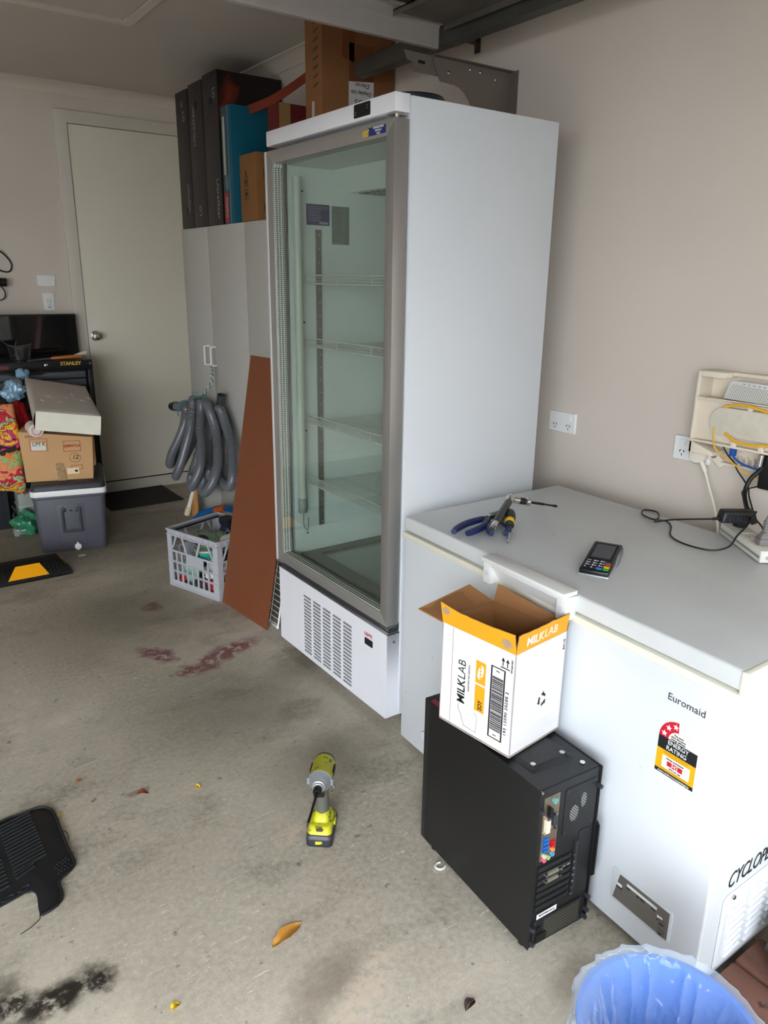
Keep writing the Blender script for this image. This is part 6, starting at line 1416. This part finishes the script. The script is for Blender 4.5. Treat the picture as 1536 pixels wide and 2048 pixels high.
# ================================================================ WALL BOX with cables (right edge)
def wall_box():
    t = thing('network_wall_box', 'open cream network box on the right wall holding a white modem', 'wall box', (2.17, 1.1, 1.0))
    BG = M('box_cream', (226, 214, 196), .5, var=.04, vscale=12); X0 = WX-.001
    f = Fr((X0, 1.345, 0), (0, -1, 0), (0, 0, 1), (-1, 0, 0))      # x to the right in view, z out of the wall
    MB().box((0, 1.0, 0), (.46, 1.255, .006), f).build('back_plate', BG, t)
    MB().prism([(0, 0), (.075, 0), (.075, .012), (.012, .012), (.012, .0)] if 0 else [(0, 1.0), (.012, 1.0), (.012, 1.258), (0, 1.258)], .0, .075, f).build('left_side', BG, t, bev=.003)
    MB().box((.008, 1.24, .0), (.09, 1.258, .075), f).box((.09, 1.246, 0), (.46, 1.258, .035), f).build('top_side', BG, t, bev=.003)
    MB().box((.012, 1.170, .0), (.46, 1.175, .078), f).box((.012, 1.175, .074), (.46, 1.180, .078), f).build('modem_shelf', BG, t, bev=.001)
    MB().box((.012, 1.047, .0), (.46, 1.170, .060), f).build('centre_panel', BG, t, bev=.002)
    MB().box((.0, 1.040, .0), (.46, 1.047, .080), f).build('lower_lip', BG, t, bev=.001)
    MB().prism([(0, 0), (.085, 0), (.085, .012), (0, .04)], 0, .075, Fr(f.p(0, 1.002, 0), f.x, f.y, f.z)).build('lower_corner', BG, t, bev=.002)
    MB().prism(rrect(.062, 1.072, .50, 1.158, .043, 8), .062, .080, f).build('cable_spool', M('spool_cream', (212, 206, 190), .55, var=.08, vscale=30), t, bev=.003)
    for a, z in ((.185, 1.165), (.27, 1.163), (.15, 1.052), (.235, 1.052)): MB().lathe([(.009, .078), (.009, .082), (.006, .083)], f.sub(a, z, 0), 12).build('clip_button', BG, t)
    MB().lathe([(.018, .006), (.018, .012), (.012, .012), (.012, .007)], f.sub(.19, 1.225, 0), 20).build('round_boss', BG, t)
    MB().lathe([(.012, .0), (.012, .040), (.008, .040), (.008, .02)], f.sub(.105, 1.222, 0), 14).build('screw_boss', BG, t)
    # modem, tilted in the upper tray
    q = Fr(f.p(.088, 1.182, .066), Vector((0, -1, -.02)), Vector((.35, -.26, 1)))
    q.z = q.x.cross(q.y); q.z = -q.z if q.z.x > 0 else q.z
    md = MB().prism([(0, 0), (.30, 0), (.30, .058), (.012, .058), (.004, .050)], -.030, 0, q).build('modem', M('modem_white', (222, 222, 220), .4), t, bev=.003)
    MB().prism([(.004, .002), (.29, .002), (.29, .038), (.013, .046)], 0, .0006, q).build('modem_grille', m_perf('modem_perf', (214, 214, 208), (120, 118, 104), .0055, .3, q.x, q.y), md)
    for i in range(10): MB().box((.045+i*.016, .049-i*.0004, 0), (.053+i*.016, .051-i*.0004, .0008), q).build('status_mark', GREYP, md)
    # lower mounting arm on the wall
    a_ = Fr((X0, 0, 0), (0, -1, 0), (0, 0, 1), (-1, 0, 0)); g = lambda y, z: (-y, z)
    MB().prism([g(1.335, .985), g(1.325, 1.004), g(1.29, 1.008), g(1.275, .995), g(1.262, .985), g(1.255, .965), g(1.268, .955), g(1.282, .965), g(1.295, .978), g(1.32, .976)], 0, .012, a_).build('mounting_ear', BG, t, bev=.002)
    MB().lathe([(.010, .012), (.010, .0145), (.005, .0145)], a_.sub(-1.292, .993, 0), 12).build('ear_screw', GREYP, t)
    MB().box(g(1.265, .972)+(0,), g(.95, .978)+(.02,), a_).build('lower_rail', BG, t)
    for i in range(7): MB().box(g(1.205-i*.022, .978)+(0,), g(1.200-i*.022, 1.006)+(.020,), a_).build('cable_comb', BG, t)
wall_box()
YC = M('fibre_yellow', (232, 176, 40), .4); BC = M('data_blue', (24, 84, 168), .4); KC = M('cable_black', (20, 20, 22), .45); WC2 = M('cable_white', (228, 222, 208), .45)
Xp = WX-.085
t = thing('yellow_fibre_cable', 'yellow fibre cable coiled round the spool of the wall box', 'cable', (2.12, 1.15, 1.0))
MB().tube(spline([(Xp, 1.238, 1.160), (Xp-.002, 1.20, 1.171), (Xp-.004, 1.16, 1.172), (Xp-.002, 1.12, 1.165), (Xp, 1.085, 1.158)], 8), .0042, n=8).build('coil', YC, t)
MB().tube(spline([(Xp, 1.225, 1.083), (Xp-.004, 1.19, 1.066), (Xp-.004, 1.15, 1.060), (Xp, 1.10, 1.066), (Xp, 1.05, 1.075)], 8), .0042, n=8).build('coil', YC, t)
MB().tube(spline([(Xp, 1.262, 1.095), (Xp-.002, 1.258, 1.06), (Xp, 1.245, 1.028), (2.155, 1.215, 1.000), (2.16, 1.168, .973), (2.165, 1.128, .960), (2.165, 1.07, .957), (2.16, 1.0, .965)], 8), .0022, n=6).build('tail', YC, t)
t = thing('blue_data_cable', 'blue data cable running right under the wall box', 'cable', (2.15, 1.15, 1.0))
MB().tube(spline([(2.16, 1.207, 1.040), (2.16, 1.203, 1.012), (2.17, 1.198, 1.000), (2.172, 1.176, .990), (2.17, 1.14, .985), (2.165, 1.097, .982), (2.16, 1.03, .98)], 8), .0032, n=8).build('cable_run', BC, t)
MB().box((2.152, 1.199, 1.012), (2.168, 1.215, 1.040)).build('connector', BC, t, bev=.002)
t = thing('thick_black_cable', 'thick black cable bundle falling from the wall box to the power strip', 'cable', (2.12, 1.13, .85))
MB().tube(spline([(2.17, 1.095, 1.03), (2.165, 1.115, .99), (2.15, 1.136, .955), (2.13, 1.135, .915), (2.09, 1.10, .885), (2.03, 1.052, .875), (1.97, 1.015, .885), (1.950, 1.000, .900)], 8), .0068, n=10).build('cable_run', KC, t)
MB().cyl((2.15, 1.115, 1.0), (2.15, 1.112, 1.035), .008, n=12).build('silver_ferrule', CHROME, t)
MB().box((2.16, 1.06, .93), (2.19, 1.12, 1.035)).build('dark_plug_block', BLACK, t, bev=.006)
t = thing('thin_black_cable', 'thin black cable looping across the wall above the power strip', 'cable', (2.15, 1.15, .9))
MB().tube(spline([(2.165, 1.245, 1.035), (2.17, 1.228, 1.010), (2.17, 1.205, .992), (2.17, 1.19, .969), (2.17, 1.151, .928), (2.16, 1.136, .901), (2.12, 1.100, .880), (2.07, 1.060, .868), (2.02, 1.01, .862), (1.985, .985, .85)], 8), .0024, n=6).build('cable_run', KC, t)
MB().tube(spline([(2.17, 1.08, .975), (2.17, 1.113, .94), (2.172, 1.150, .920), (2.172, 1.166, .906), (2.165, 1.150, .882), (2.13, 1.115, .876), (2.07, 1.065, .884), (2.02, 1.03, .87)], 8), .0022, n=6).build('cable_run', KC, t)
# round white plug and its flex
t = thing('white_round_plug', 'white round mains plug in the outlet beside the wall box', 'plug', (2.18, 1.33, .98))
f = Fr((WX-.009, 1.338, .985), (0, -1, 0), (0, 0, 1), (-1, 0, 0))
MB().lathe([(.024, 0), (.027, .004), (.027, .022), (.022, .030), (.012, .032)], f, 24).build('plug_body', WC2, t)
MB().tube(spline([f.p(.012, -.010, .02), f.p(.026, -.028, .022), f.p(.036, -.045, .022)], 5), .0075, n=10).build('strain_relief', WC2, t)
MB().tube(spline([f.p(.034, -.042, .022), (2.170, 1.275, .900), (2.150, 1.235, .845), (2.125, 1.20, .79), (2.12, 1.19, .70)], 8), .0042, n=8).build('flex', WC2, t)
# power strip on the lid
def strip():
    f = Fr((1.893, .951, .8105), (.816, -.578, 0), (.578, .816, 0)); w, L, H = .062, .225, .034
    t = thing('power_strip', 'cream power strip lying on the back corner of the freezer lid', 'power strip', f.p(.03, .11, 0))
    SC = M('strip_cream', (214, 210, 200), .45)
    MB().box((-.0, -.02, 0), (w, L, H), f).build('strip_body', SC, t, bev=.003)
    MB().box((-.0015, -.018, .012), (.0, L-.002, .018), f).build('side_groove', M('groove', (150, 146, 138), .5), t)
    MB().box((.002, -.0215, .002), (w-.002, -.02, H-.002), f).build('end_face', PLASTW, t)
    MB().lathe([(.007, 0), (.007, .003), (.004, .003)], Fr(f.p(.042, -.0215, .016), f.x, (0, 0, 1), -f.y), 14).build('reset_button', DKBLACK, t)
    MB().tube(spline([f.p(.018, -.020, .016), f.p(.022, -.045, .015), f.p(.045, -.06, .008), f.p(.08, -.062, .005)], 6), .0045, n=8).build('strip_flex', SC, t)
    for i in range(4):
        y = .02+i*.052
        MB().prism(rrect(.008, y, w-.008, y+.040, .004), H, H+.0008, f).build('socket_face', SC, t)
        for dx in (-.008, .008): MB().box((.031+dx-.001, y+.018, H+.0008), (.031+dx+.001, y+.027, H+.0012), f).build('pin_slot', GREYP, t)
    return f
f = strip()
t = thing('power_adapter', 'black ribbed power adapter plugged into the far end of the power strip', 'adapter', f.p(.03, .19, .035))
g = f.sub(.0, .170, .047)
MB().prism(rrect(-.028, -.006, .078, .040, .010), .002, .036, g, rrect(-.022, .0, .072, .036, .010)).build('adapter_body', BLACK, t, bev=.004)
for i in range(11): MB().box((-.008+i*.0068, -.0085, .008), (-.0045+i*.0068, -.0045, .026), g).build('rib', DARKG, t)
MB().lathe([(.018, -.0125), (.020, .002)], g.sub(.038, .018, 0), 16).build('plug_base', BLACK, t)
MB().tube(spline([g.p(-.028, .012, .012), g.p(-.045, .012, .010)], 4), .0045, n=8).build('strain_relief', BLACK, t)
MB().tube(spline([g.p(-.044, .012, .010), (1.925, 1.225, .845), (1.945, 1.30, .815), (2.00, 1.325, .8125), (2.045, 1.365, .8125), (2.03, 1.40, .8125), (1.985, 1.375, .8125), (1.965, 1.325, .8135), (1.985, 1.29, .8125), (1.955, 1.25, .8125), (1.875, 1.195, .8125), (1.845, 1.13, .8125), (1.860, 1.06, .8125), (1.895, 1.03, .825), (1.92, 1.025, .853), (1.97, 1.03, .870), (2.03, 1.04, .90)], 10), .0026, n=8).build('cord', KC, t)
t = thing('grey_plug', 'grey mains plug standing in the near end of the power strip', 'plug', f.p(.03, .03, .035))
g = f.sub(.031, .030, .0355); GP = M('plug_grey', (124, 120, 118), .5)
MB().prism(rrect(-.019, -.017, .019, .017, .006), 0, .018, g).prism(rrect(-.018, -.016, .018, .016, .006), .018, .036, g, rrect(-.008, -.008, .008, .008, .004)).build('plug_body', GP, t, bev=.002)
for i in range(4): MB().lathe([(.0095, .037+i*.008), (.0095, .041+i*.008)], g, 12).build('relief_ring', GP, t)
MB().lathe([(.007, .035), (.006, .072)], g, 12).build('strain_relief', GP, t)
MB().tube(spline([g.p(0, 0, .070), g.p(.006, .0, .085), g.p(.03, -.004, .088), g.p(.07, -.012, .072), g.p(.11, -.02, .06)], 6), .0048, n=8).build('flex', GP, t)
